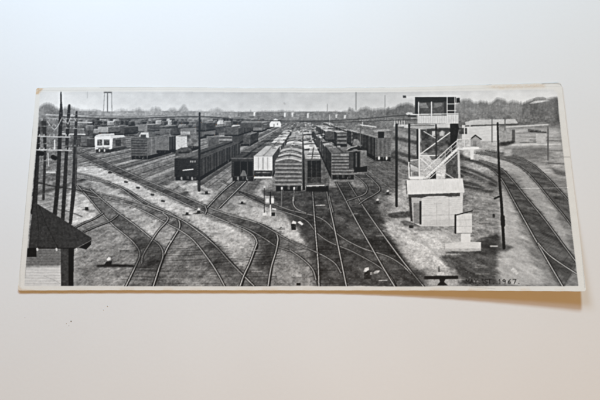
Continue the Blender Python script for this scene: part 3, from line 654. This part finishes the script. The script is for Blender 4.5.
piece('window', ct, 'left cabin window'); R(418.6, 102.2, 431.2, 115.6, 78, NF, 26); P([(419, 103), (426, 103), (429, 108), (420, 108)], 148, NF, 30, a=.6, own=False)
piece('window', ct, 'right cabin window'); R(431.8, 102.2, 444, 115.6, 84, NF, 24); P([(434, 103), (442, 103), (442, 106), (434, 108)], 134, NF, 26, a=.6, own=False)
piece('window', ct, 'narrow end window with pale bars'); R(447.6, 97.4, 454.6, 114.6, 42, NF, 10)
piece('window_frame', ct); R(443.8, 101.6, 447.6, 115.4, 62); L([(418.6, 102), (418.6, 115.6)], .8, 200); L([(431.5, 102), (431.5, 115.6)], .8, 205)
for x in (447.2, 454.8): L([(x, 95.5), (x, 122)], .8, 205)
for y in (103.8, 110.6): L([(447, y), (456, y)], .8, 200)
piece('railing', ct); L([(407, 114.6), (458, 113.6)], .9, 208); L([(411, 118), (418, 118)], .7, 190)
piece('lamp', ct, 'dark lamp on the cabin corner'); P([(456.4, 98), (459.6, 97.6), (460, 102.4), (456.6, 102.8)], 38)
piece('cable_box', ct); P([(405.6, 113.4), (408, 112), (412, 112.6), (413.6, 114.6), (408, 116)], 190, NF, 30); R(408, 115, 416, 117, 62, NF, 20)
piece('landing', ct); P([(457, 147), (479, 146.8), (479, 149.2), (458, 149.8)], 214); P([(457, 139.6), (470, 138.4), (470, 147), (457, 147.6)], 172, NJ, 50); P([(459, 128), (467, 128), (467, 134), (459, 134)], 70, NJ, 44); L([(457.4, 139.4), (471, 138.6)], .8, 205); L([(470, 121), (470, 147)], .8, 190); L([(464.5, 128), (464.5, 147)], .8, 196)
P([(470, 148.8), (474, 148.8), (473.4, 159.6), (470.6, 159.6)], 206)
piece('stairs', ct); P([(423, 178.6), (457, 147.2), (461, 147.4), (427, 178.8)], 214, NF, 8); L([(429.6, 178.4), (458, 152.6)], .9, 190); L([(425, 177), (458, 146.6)], .5, 140, own=False)
for k in range(16): q = k / 15; L([(426 + 33 * q, 178 - 30 * q), (429.6 + 33 * q, 178 - 30 * q)], .4, 120, a=.8, own=False)
piece('handrail', ct); L([(424, 170.6), (458, 139.6)], .9, 205); L([(424.4, 174.4), (458, 143.4)], .7, 176)
for k in range(6): q = k / 5; L([(427 + 30 * q, 168 - 27.5 * q), (427.4 + 30 * q, 175.6 - 27.6 * q)], .7, 176, own=False)
piece('platform', ct); L([(408.6, 160.4), (409.2, 178)], 1.1, 212); L([(411.5, 172), (411.6, 177)], .9, 186); L([(408.6, 160.6), (418, 159.6)], .8, 196); P([(410, 164), (419, 168), (419, 172), (411, 170)], 178, NF, 24); P([(409.6, 176.6), (424, 176.6), (423, 179.2), (410, 179.2)], 214)
# shed at its foot
sh = piece('tower_shed', None, 'white shed with a bright sloping roof below the tower')
P([(408, 194), (463, 193), (462.4, 226), (421, 226.4), (411, 222)], 190, NS, 6)
piece('side_wall', sh); P([(408.4, 196), (421.4, 196), (421.4, 225), (412.6, 222.6)], 172, NF, 14); P([(408.4, 196), (411.2, 196), (412.8, 222), (410.6, 221)], 58, own=False)
R(410, 195, 421, 197.4, 70, own=False)
piece('door', sh, 'grey door standing ajar'); R(413.4, 203, 419.8, 223.6, 122, NS, 14); R(419.6, 201, 421.4, 224.6, 40)
piece('front_wall', sh); P([(421.4, 197.4), (462.4, 195.6), (462.4, 226), (421.4, 226.4)], 196, NW, 14)
for k in range(14): L([(421.6, 198.8 + k * 2), (462, 197.4 + k * 2.02)], .35, 176, a=.5, own=False)
soft([(424, 220), (460, 219), (460, 226), (424, 226)], 172, 1.6, NV, 14, .5)
for p in ([(422, 215.6), (461, 214.6)], [(434, 203.6), (442, 203.4)], [(424, 198.4), (462, 197)], [(436.6, 203), (436.8, 225)], [(449, 198), (449.2, 225)]): L(p, .6, 170, own=False)
P([(408, 194.6), (460, 192.8), (460, 196.2), (449, 196.8), (444, 196), (428, 196.2), (422, 198), (409, 197)], 74, NF, 24, own=False)
piece('roof', sh); P([(405.8, 180), (462.6, 178.4), (464.6, 192.6), (407.2, 194.6)], 206, NV, 12)
for k in range(12): L([(411 + k * 4.6, 180), (411.8 + k * 4.66, 194)], .3, 192, a=.35, own=False); L([(406, 180), (407, 194)], .7, 60, own=False); L([(406, 180), (462.6, 178.4)], .5, 180, own=False)
gnd([(404, 226), (462, 227), (456, 230), (410, 231)], 110, 1.5, .7); R(409, 225.6, 413.6, 228, 40, NF, 20, own=False)
ub = piece('utility_box', None, 'white utility box on a pedestal beside the shed')
R(456, 213.6, 472, 233, 198, NV, 14)
for y in (220, 226.5): L([(456, y), (472, y - .2)], .5, 172, own=False)
piece('lid', ub); L([(455.6, 215.2), (472.4, 210.8)], 1.0, 36); L([(455.4, 215), (455.4, 233)], 1.6, 34)
piece('pedestal', ub); R(461, 233.4, 470.4, 243, 206, NS, 5); L([(460.6, 233.4), (471, 233.2)], .5, 130)
piece('plinth', ub); P([(445, 243.6), (461, 242), (481, 242), (481, 250.8), (445.4, 251)], 198, NW, 14)
R(445.4, 248.6, 481, 251, 168, NW, 30, own=False); soft([(446, 252), (482, 251.4), (484, 253.4), (446, 253.6)], 62, .9, None, 0, .8, ry=.4)
for x, y0, y1, w in ((396.6, 124.6, 206, 2.5), (409.2, 124.6, 161, 2.1)):
    piece('dark_post', None, 'tall dark post left of the shed' if x < 400 else None); L([(x, y0), (x, y1)], w, 38, NF, 8)
soft([(482, 240), (500, 243), (514, 247), (506, 252), (484, 248)], 54, 1.5, NG, 14, .7)
piece('yard_pole', None, 'leaning black pole right of the utility box'); L([(497.6, 123), (498.4, 152), (499.6, 182), (501.6, 205), (504, 248)], [1.8, 2.0, 2.5, 2.8, 3.0], 34, NF, 8); L([(502.6, 217), (503, 225)], 4.3, 34); L([(494.6, 198.6), (499, 196.6)], 1.8, 38)
piece('small_post'); L([(493.8, 215), (493.8, 216.6)], 2.4, 58); R(490, 245.6, 498, 247, 190, a=.7, own=False)

# ---- left poles, wires and house ----------------------------------------------
def upole(name, pts, ws, g=46, label=None):
    i = piece('utility_pole', None, label); L(curve(pts, 4), ws, g, NF, 12); return i
soft([(38, 120), (84, 120), (80, 150), (74, 186), (34, 186)], 112, 2, NJ, 60, .55)
soft([(40, 122), (47, 122), (46, 132), (40, 132)], 52, 1.4, NF, 30, .85); soft([(60, 118), (86, 118), (84, 128), (64, 128)], 96, 2, NJ, 50, .6)
for (x0, y0, x1, y1, g) in ((46, 114.6, 58, 115.2, 176), (62, 121.8, 92, 122.4, 178), (62, 133.8, 85, 134.4, 196), (56, 115, 88, 115.8, 168)):
    piece('crossarm'); L([(x0, y0), (x1, y1)], 1.1, g, NF, 22)
upole('', [(43.8, 122), (45, 150), (43.4, 199)], [4.6, 2.7, 2.5], 52)
pd = upole('', [(38.6, 128), (37.4, 160), (34.6, 204), (33.4, 212)], [3, 3.6, 5.2, 6], 44)
pc = upole('', [(76.6, 112), (75.4, 140), (74.2, 182), (70.4, 223)], [2, 3.6, 4.6, 3.2], 50)
L([(76.5, 140), (75.4, 186)], .6, 96, own=False)
pb = upole('', [(69.4, 105.4), (68.4, 118), (66.6, 150), (64.8, 185), (62.6, 221)], [2.4, 3.2, 3.4, 3.9, 3.9], 46)
pa = upole('', [(61, 91.6), (61, 100), (61.2, 108), (60.8, 116), (59.4, 150), (57.6, 185), (54.6, 216)], [1.2, 1.4, 2.6, 3.8, 3.9, 4.2, 4.2], 44, 'tallest utility pole at the left with a thin mast top')
piece('brace', pa); L([(46.6, 120), (50, 125.4), (54.4, 130), (58, 126), (62.6, 116.4)], .8, 168, NF, 40)
L([(64, 119), (68, 124), (72, 114), (76, 121)], .8, 176); L([(48, 118), (58, 119)], .8, 168)
piece('crossarm', pa, 'long pale crossarm'); L([(38, 136.2), (70, 137.2)], 1.2, 172, NF, 50)
piece('crossarm', pa, 'lower pale crossarm'); L([(36.6, 149.8), (71.4, 150.4)], 1.2, 174, NF, 50)
for x in (39.5, 44, 50, 54, 66, 69): L([(x, 134.4), (x, 136.6)], .9, 176, own=False); L([(x, 148), (x, 150)], .9, 170, own=False)
for x0, y0, x1, y1, g in ((40, 120.4, 58, 121, 132), (62, 118.6, 86, 119.2, 150), (40, 126, 57, 126.6, 120), (64, 128, 84, 128.6, 140), (38, 143.4, 57, 144, 120), (62, 146, 80, 146.4, 110), (40, 160.4, 52, 160.8, 130)):
    piece('crossarm', pa); L([(x0, y0), (x1, y1)], .7, g, NF, 60)
    for k in range(5): xx = x0 + (x1 - x0) * (k + .5) / 5; R(xx, y0 - 1.3, xx + .8, y0, rng.choice([60, 176]), a=.7, own=False)
piece('insulator_box', pa); L([(39, 153.4), (42, 153.6)], 4.6, 26); L([(53, 157), (55, 158)], 4.4, 30); L([(48, 153), (48.6, 166)], .9, 180); L([(54.6, 140), (54.6, 149)], 1.2, 200); R(46, 171.6, 55.6, 173, 190, NF, 20)
for pts, w, g in (([(62, 141.6), (75, 142.4), (88, 142.4)], .9, 60), ([(36, 182), (52, 186), (74, 189.4), (92, 193)], 1.2, 44), ([(56, 209), (70, 212), (82, 216.6)], .9, 60), ([(40, 193), (56, 197)], .7, 90)):
    soft(pts, g, .5, None, 0, .85, line=w)
piece('trackside_box'); R(84, 203.4, 88.4, 207, 196, NF, 16); R(85, 207, 88.2, 210.4, 44)
piece('overhead_wire'); L(curve([(60, 116.6), (90, 118), (125, 118.9), (160, 117.4), (195, 116.5), (215, 117.2), (240, 119.6), (280, 120.8), (330, 120.6), (365, 118.6), (392, 116.2), (410, 115)]), .95, 66)
piece('overhead_wire'); L(curve([(74, 114.4), (95, 115.6), (130, 116.2), (165, 115.4)]), .5, 98)
piece('overhead_wire'); L(curve([(300, 121.6), (340, 122), (375, 121), (392, 120.2), (416, 119.6)]), .8, 70)
for y0, y1, g in ((121.4, 123.6, 96), (125, 126.6, 110), (136, 135, 120), (113, 113.4, 140)): piece('overhead_wire'); L(curve([(60, y0), (85, (y0 + y1) / 2 + .9), (118, y1)]), .4, g, a=.7)
piece('overhead_wire'); L(curve([(150, 128), (175, 128.2), (198, 127)]), .9, 58)
h = piece('yard_house', None, 'dark roofed clapboard house in the lower left corner')
P([(27.8, 248), (62, 248), (61.2, 286.2), (24.2, 286.2)], 190, NS, 12)
soft([(27, 248), (62, 248), (61, 266), (26, 267)], 92, 1.2, NF, 10, .85, ry=1.4)
for k in range(13): y = 250.6 + k * 2.75; L([(25, y), (61, y + .1)], .5, 82 if y < 265 else 158, a=.65, own=False)
L([(60, 283.4), (54, 280), (44, 276)], .4, 150, own=False)
R(27, 248.6, 36.6, 257, 26, NF, 8, own=False)
piece('corner_board', h); P([(60.6, 248), (69, 248), (69, 286.2), (61, 286.2)], 62, NF, 12); P([(68.6, 248), (74, 248), (73.4, 286.2), (68.4, 286.2)], 26)
piece('roof', h); P([(33.6, 203), (35.6, 202.8), (54, 214), (77, 228.4), (91.6, 238), (91.4, 241), (80, 247.6), (76, 248.4), (28.6, 248.4), (30, 230)], 56, NF, 9)
for p in ([(39, 205.4), (46, 224), (58, 248)], [(36.4, 206), (38.6, 230), (37.6, 248)]): L(p, .8, 40, own=False)
for k in range(24): q = k / 23; L([(36 + 40 * q, 204 + 25.4 * q), (30 + 46 * q + 8 * q, 248)], .35, 68 if k % 2 else 47, a=.5, own=False)
for k in range(15): q = (k + .5) / 15; L([(33 - 4 * q, 206 + 42 * q), (39 + 48 * q, 206 + 40 * q)], .3, 70 if k % 2 else 44, a=.45, own=False)
P([(78, 247.2), (91, 239.6), (91, 244.6), (86, 249.6), (82, 248.4)], 24, own=False); L([(77, 248), (91.4, 240.2)], .8, 104, own=False)
L([(29, 248.2), (77, 248.2)], 1.0, 26, own=False)
for x in (37.2, 56.4, 76.4): piece('rafter_tail', h); L([(x, 248.8), (x + .2, 250.2)], 1.9, 184)

ND0 = NF
# ---- stamped date ---------------------------------------------------------------
piece('date_stamp', None, 'date stamped in black capitals: MAY 1ST. 1967')
F = {'M': [[(0, 1), (0, 0), (.5, .6), (1, 0), (1, 1)]], 'A': [[(0, 1), (.5, 0), (1, 1)], [(.2, .65), (.8, .65)]], 'Y': [[(0, 0), (.5, .5), (1, 0)], [(.5, .5), (.5, 1)]],
     '1': [[(.2, .2), (.5, 0), (.5, 1)]], 'S': [[(1, .1), (.4, 0), (0, .25), (1, .7), (.6, 1), (0, .9)]], 'T': [[(0, 0), (1, 0)], [(.5, 0), (.5, 1)]],
     '9': [[(1, .3), (.5, .55), (0, .3), (.5, 0), (1, .3), (.8, 1)]], '6': [[(.9, 0), (.1, .5), (.1, .9), (.8, 1), (.9, .6), (.1, .6)]], '7': [[(0, 0), (1, 0), (.4, 1)]], '.': [[(.3, .95), (.5, 1)]]}
for ch, x in (('M', 466), ('A', 470.2), ('Y', 474.2), ('.', 478.4), ('1', 481.4), ('S', 484.2), ('T', 488), ('.', 492), ('1', 498.2), ('9', 502.4), ('6', 507.6), ('7', 512.8), ('.', 517.4)):
    for s in F[ch]: L([(x + .2 + a * 3.0, 279.4 + b * 4.3) for a, b in s], .8, 34, ND0, 40, a=.8)

# ---- finish: softness of an old lens, grain, fading, handling marks ---------------
names = np.array([q[0] in ('ground', 'track_bed') for q in PIECES])
gmask = names[ID] & (MY > 122)
amp = np.interp(MY, [122, 150, 200, 286], [40, 50, 52, 50])
NT = 0.75 * fbm(GLAT * 2.6 + 40, GDEP * 0.95, 151, 4, 0.85) + 0.6 * fbm(MX * 0.7, MY * 1.0, 161, 3, 0.9)
NSTREAK = fbm(MX * 0.09 + 7, MY * 0.8, 171, 4, 0.75)
amp = amp * np.interp(MX, [480, 505, 560], [1, .5, .45])
G = G + np.where(gmask, (NT * 1.0 + NSTREAK * np.interp(MY, [122, 180, 286], [.1, .18, .3])) * amp * np.clip(G / 110, .45, 1.1), 0)
built = (ID > 1) & ~gmask & (MY > 118)
ND = fbm(MX * 0.5 + 3, MY * 0.6, 191, 4, 0.85)
G = G + np.where(built, ND * np.interp(G, [20, 70, 130, 215], [7, 20, 32, 3]), 0)
Gb = blur(G, 1, 1, 2); Gb = Gb + 0.35 * (Gb - blur(Gb, 7, 7, 2)); Gb = 126 + (Gb - 124) * 1.2
grain = rng.randn(CH, CW).astype(np.float32)
G2 = Gb + blur(grain, 1, 1, 1) * np.interp(Gb, [30, 110, 190], [6, 8, 3]).astype(np.float32)
# picture outline: outside it is the bare white border
sl_, inside = pmask([(39.9, 91.9), (100, 91.4), (165, 91.4), (240, 92), (330, 92.2), (400, 91.8), (465, 90.8), (520, 89.8), (553, 89.2), (557.2, 93), (560.6, 130), (566.2, 180), (571.8, 230), (578.4, 286.1), (420, 286.4), (200, 286.3), (24.4, 285.9), (28.7, 230), (33.2, 180), (38, 130)])
IN = np.zeros((CH, CW), bool); IN[sl_] = inside
ID[~IN] = 0
soft_in = blur(IN.astype(np.float32), 1, 1, 2)
paper = 216 + 3 * NB + 2 * NF
PIC = 5 + G2 * 0.97 + 3 * NB
GREY = PIC * soft_in + paper * (1 - soft_in)
STAIN = np.zeros((CH, CW), np.float32)            # brown age stains: corners and edges of the paper
def stain(pts, s, rad):
    global G, STAIN
    keep = G; G = STAIN; soft(pts, s, rad, None, 0, 1.0, ry=rad); STAIN = G; G = keep
stain([(35, 87), (44, 87), (41, 91), (38, 94.5), (35, 94)], 1.0, .8)
stain([(18, 285), (22, 289), (34, 290), (34, 292), (17, 292)], .5, .8)
stain([(480, 86), (545, 83.4), (545, 87.5), (500, 89)], .42, 1.2)
for x in (70, 120, 163, 190, 236, 262, 303, 352, 396, 430, 468, 520, 555): stain([(x, 288.6), (x + rng.uniform(6, 26), 288.4), (x + 12, 291.4), (x, 291.4)], rng.uniform(.15, .4), 1)
STAIN = np.clip(STAIN * (0.9 + 0.9 * NF), 0, 1)
def mark(pts, w, d, a=1.0):
    sl, m = Lmask(pts, w); f = blur(m.astype(np.float32), 1, 1, 1) * a; GREY[sl] += d * f
mark([(38, 90.6), (160, 89.4), (300, 90.4), (400, 90), (470, 88.6), (520, 87), (560, 86.4)], .5, -14); mark([(30, 94), (420, 93)], .6, -8, .6)
mark([(520, 188.6), (545, 188), (568, 187.4)], .5, 80, .8); mark([(563.6, 157), (571, 157)], .7, -70)
mark([(562.6, 84), (567, 118), (573.6, 176), (580, 232), (585, 288)], .7, -30); mark([(34, 92), (32.6, 130), (27, 190), (20, 272), (20, 286)], .6, -34, .8)
mark([(542, 83.8), (556, 83.2), (560.6, 84.2), (561.4, 86)], .8, -60, .8); mark([(38.5, 140), (28.5, 240), (25, 278)], .7, -30, .8)
mark([(470, 286.6), (495, 288.8)], .9, -36, .6); mark([(487, 84.6), (492, 84)], .7, -60); mark([(100, 87.6), (240, 87.8), (385, 87.2)], .6, -22, .7)
for i in range(70):
    x = rng.uniform(40, 570); y = rng.uniform(93, 284); mark([(x, y), (x + rng.uniform(-.4, .4), y + rng.uniform(.2, .9))], .35, rng.choice([50, -40, 60]), .6)
mark([(284, 103), (285, 104)], 1.4, -24)
GREY = np.clip(GREY, 8, 245)
# ---------------------------------------------------------------- the print as a sheet of paper
RX = Euler((TILT, 0, 0)).to_matrix()
RM = np.array(RX)
def unproject(px, py, z):
    # where the sight line through a spot of the frame meets height z: used once, to size and place the real sheet
    d = np.stack([(px - 300) / FPX, -(py - 200) / FPX, -np.ones_like(px)], -1) @ RM.T
    t = (z - CAM.z) / d[..., 2]
    return np.stack([CAM.x + d[..., 0] * t, CAM.y + d[..., 1] * t, np.broadcast_to(z, t.shape)], -1)
def sheet_height(u, v):
    # v = 0 top edge, 1 bottom edge; the lower right corner has curled up, the left end only a little
    curl = np.clip((v - .35) / .65, 0, 1) ** 2
    return 0.0003 + curl * (0.0003 + 0.0047 * np.clip((u - .5) / .5, 0, 1) ** 1.7) + 0.0006 * np.clip((u - .9) / .1, 0, 1) ** 2 * (1 - v)
def outline(u, v):
    tx = 36.2 + (561.2 - 36.2) * u
    ty = np.interp(tx, [36, 60, 100, 165, 240, 315, 390, 440, 465, 490, 520, 540, 561], [87.8, 87.3, 87.0, 87.0, 87.9, 88.0, 87.4, 86.1, 85.2, 84.5, 83.7, 83.2, 82.6])
    ty = ty + .12 * np.sin(tx * .21) + .1 * np.sin(tx * .57 + 1)
    bx = 17.6 + (586.3 - 17.6) * u
    by = np.interp(bx, [17, 120, 300, 450, 587], [290.6, 290.2, 290.4, 290.6, 291.4]) + .08 * np.sin(bx * .33)
    return tx + (bx - tx) * v, ty + (by - ty) * v
def rounded(u, v, ru, rv):
    # rounds the four corners of the unit square
    u, v = u.copy(), v.copy()
    a = np.where(u < ru, (ru - u) / ru, np.where(u > 1 - ru, (u - 1 + ru) / ru, 0)); su = np.where(u < .5, -1, 1)
    b_ = np.where(v < rv, (rv - v) / rv, np.where(v > 1 - rv, (v - 1 + rv) / rv, 0)); sv = np.where(v < .5, -1, 1)
    x = a * np.sqrt(1 - b_ ** 2 * .5); y = b_ * np.sqrt(1 - a ** 2 * .5)
    u2 = np.where(su < 0, ru - x * ru, 1 - ru + x * ru); v2 = np.where(sv < 0, rv - y * rv, 1 - rv + y * rv)
    return np.where(a > 0, u2, u), np.where(b_ > 0, v2, v)
NU, NV, THICK = 1140, 420, 0.00042
U, V = np.meshgrid(np.linspace(0, 1, NU + 1), np.linspace(0, 1, NV + 1))
UR, VR = rounded(U, V, 2.6 / 570, 2.6 / 205)
PX, PY = outline(UR, VR)
ZB = sheet_height(UR, VR)
POS = unproject(PX, PY, ZB + THICK)                       # upper face, (NV+1, NU+1, 3)

def sample(A, px, py):
    x = np.clip((px - X0) * S - .5, 0, CW - 1.001); y = np.clip((py - Y0) * S - .5, 0, CH - 1.001)
    xi = x.astype(int); yi = y.astype(int); fx = x - xi; fy = y - yi
    return (A[yi, xi] * (1 - fx) + A[yi, xi + 1] * fx) * (1 - fy) + (A[yi + 1, xi] * (1 - fx) + A[yi + 1, xi + 1] * fx) * fy
g = sample(GREY, PX, PY) / 255.0
lin = np.where(g < .04045, g / 12.92, ((g + .055) / 1.055) ** 2.4) * TONE
st = sample(STAIN, PX, PY)[..., None]
bare = 1 - sample(soft_in, PX, PY)[..., None]
COL = lin[..., None] * (np.array([1.0, .98, .94]) * (1 - bare) + np.array([1.0, .965, .89]) * bare) * (1 - st) + lin[..., None] * np.array([.80, .58, .36]) * st
COL = np.concatenate([COL, np.ones_like(st)], -1).astype(np.float32).reshape(-1, 4)
fx, fy = (PX[:-1, :-1] + PX[1:, 1:]) / 2, (PY[:-1, :-1] + PY[1:, 1:]) / 2
FID = ID[np.clip(((fy - Y0) * S).astype(int), 0, CH - 1), np.clip(((fx - X0) * S).astype(int), 0, CW - 1)].ravel()
ii = (np.arange(NV)[:, None] * (NU + 1) + np.arange(NU)[None, :]).ravel()
QUADS = np.stack([ii + NU + 1, ii + NU + 2, ii + 1, ii], 1)
order = np.argsort(FID, kind='stable'); cuts = np.searchsorted(FID[order], np.arange(len(PIECES) + 1))
P3 = POS.reshape(-1, 3)
BASE = unproject(np.array([300.0]), np.array([190.0]), np.array([0.0]))[0]

root = bpy.data.objects.new('photographic_print', None); scene.collection.objects.link(root)
root.location = BASE; root.empty_display_size = .02
root['label'] = 'old black and white panoramic print of a railway yard with a curled white border'
root['category'] = 'photograph'
def mesh_from(name, co, quads, m, cols=None):
    me = bpy.data.meshes.new(name); n = len(quads)
    me.vertices.add(len(co)); me.vertices.foreach_set('co', (co - BASE).astype(np.float32).ravel())
    me.loops.add(n * 4); me.loops.foreach_set('vertex_index', quads.astype(np.int32).ravel())
    me.polygons.add(n); me.polygons.foreach_set('loop_start', (np.arange(n) * 4).astype(np.int32))
    me.update(calc_edges=True)
    if cols is not None:
        a = me.attributes.new('print_tone', 'FLOAT_COLOR', 'POINT'); a.data.foreach_set('color', cols.ravel())
    me.materials.append(m); me.validate()
    return me
made = {}
for k, (name, parent, label) in enumerate(PIECES):
    f = order[cuts[k]:cuts[k + 1]]
    pk = made.get(parent) if parent is not None else None
    if len(f) < 5 and not any(q[1] == k for q in PIECES): continue
    if len(f):
        q = QUADS[f]; used, inv = np.unique(q, return_inverse=True)
        me = mesh_from(name, P3[used], inv.reshape(-1, 4), M_border if k == 0 else M_print, COL[used])
    else:
        me = None
    o = bpy.data.objects.new(name, me); scene.collection.objects.link(o)
    o.parent = pk if pk is not None else root
    if label: o['label'] = label
    made[k] = o
# the body of the sheet: its underside and cut edges
su = np.unique(np.r_[np.arange(0, NU, 5), NU]); sv = np.unique(np.r_[np.arange(0, NV, 5), NV])
low = unproject(PX[np.ix_(sv, su)], PY[np.ix_(sv, su)], (ZB + THICK)[np.ix_(sv, su)]); low[..., 2] -= THICK
nu, nv = len(su), len(sv)
low = low.reshape(-1, 3)
jj = (np.arange(nv - 1)[:, None] * nu + np.arange(nu - 1)[None, :]).ravel()
quads = [np.stack([jj, jj + 1, jj + nu + 1, jj + nu], 1)]
ring = np.concatenate([np.arange(nu), nu * np.arange(1, nv) + nu - 1, nu * (nv - 1) + np.arange(nu - 2, -1, -1), nu * np.arange(nv - 2, 0, -1)])
top = low[ring] + np.array([0, 0, THICK]); nr = len(ring); off = len(low); a = np.arange(nr); b_ = (a + 1) % nr
quads.append(np.stack([ring[b_], ring[a], off + a, off + b_], 1))
me = mesh_from('paper_sheet', np.concatenate([low, top]), np.concatenate(quads), M_paper)
o = bpy.data.objects.new('paper_sheet', me); scene.collection.objects.link(o); o.parent = root

# ---------------------------------------------------------------- grains of dirt on the table
rnd = random.Random(4)
def grain_thing(px, py, size, m, label, group=None, cat='speck'):
    p = unproject(np.array([float(px)]), np.array([float(py)]), np.array([0.0]))[0]
    bm = bmesh.new(); bmesh.ops.create_icosphere(bm, subdivisions=1, radius=size)
    for v in bm.verts:
        v.co *= rnd.uniform(.65, 1.2); v.co.z *= .35
    zmin = min(v.co.z for v in bm.verts)
    for v in bm.verts: v.co.z -= zmin
    me = bpy.data.meshes.new('dirt_speck'); bm.to_mesh(me); bm.free(); me.materials.append(m)
    o = bpy.data.objects.new('dirt_speck', me); scene.collection.objects.link(o); o.location = (p[0], p[1], 0.00002); o['label'] = label; o['category'] = cat
    if group: o['group'] = group
grain_thing(71.2, 321.2, .00030, M_dirt, 'darkest speck of dirt on the white table below the house end of the print')
grain_thing(107.5, 306.0, .00032, M_pale, 'pale grey speck of dirt nearest the lower edge of the print')
for x, y, s in ((66.5, 323.5, .0002), (69, 325.5, .00022), (103.6, 309.8, .00025), (25, 317.4, .0002)):
    grain_thing(x, y, s, M_pale, 'tiny pale grain lying loose on the white table below the print', 'pale grains below the print')
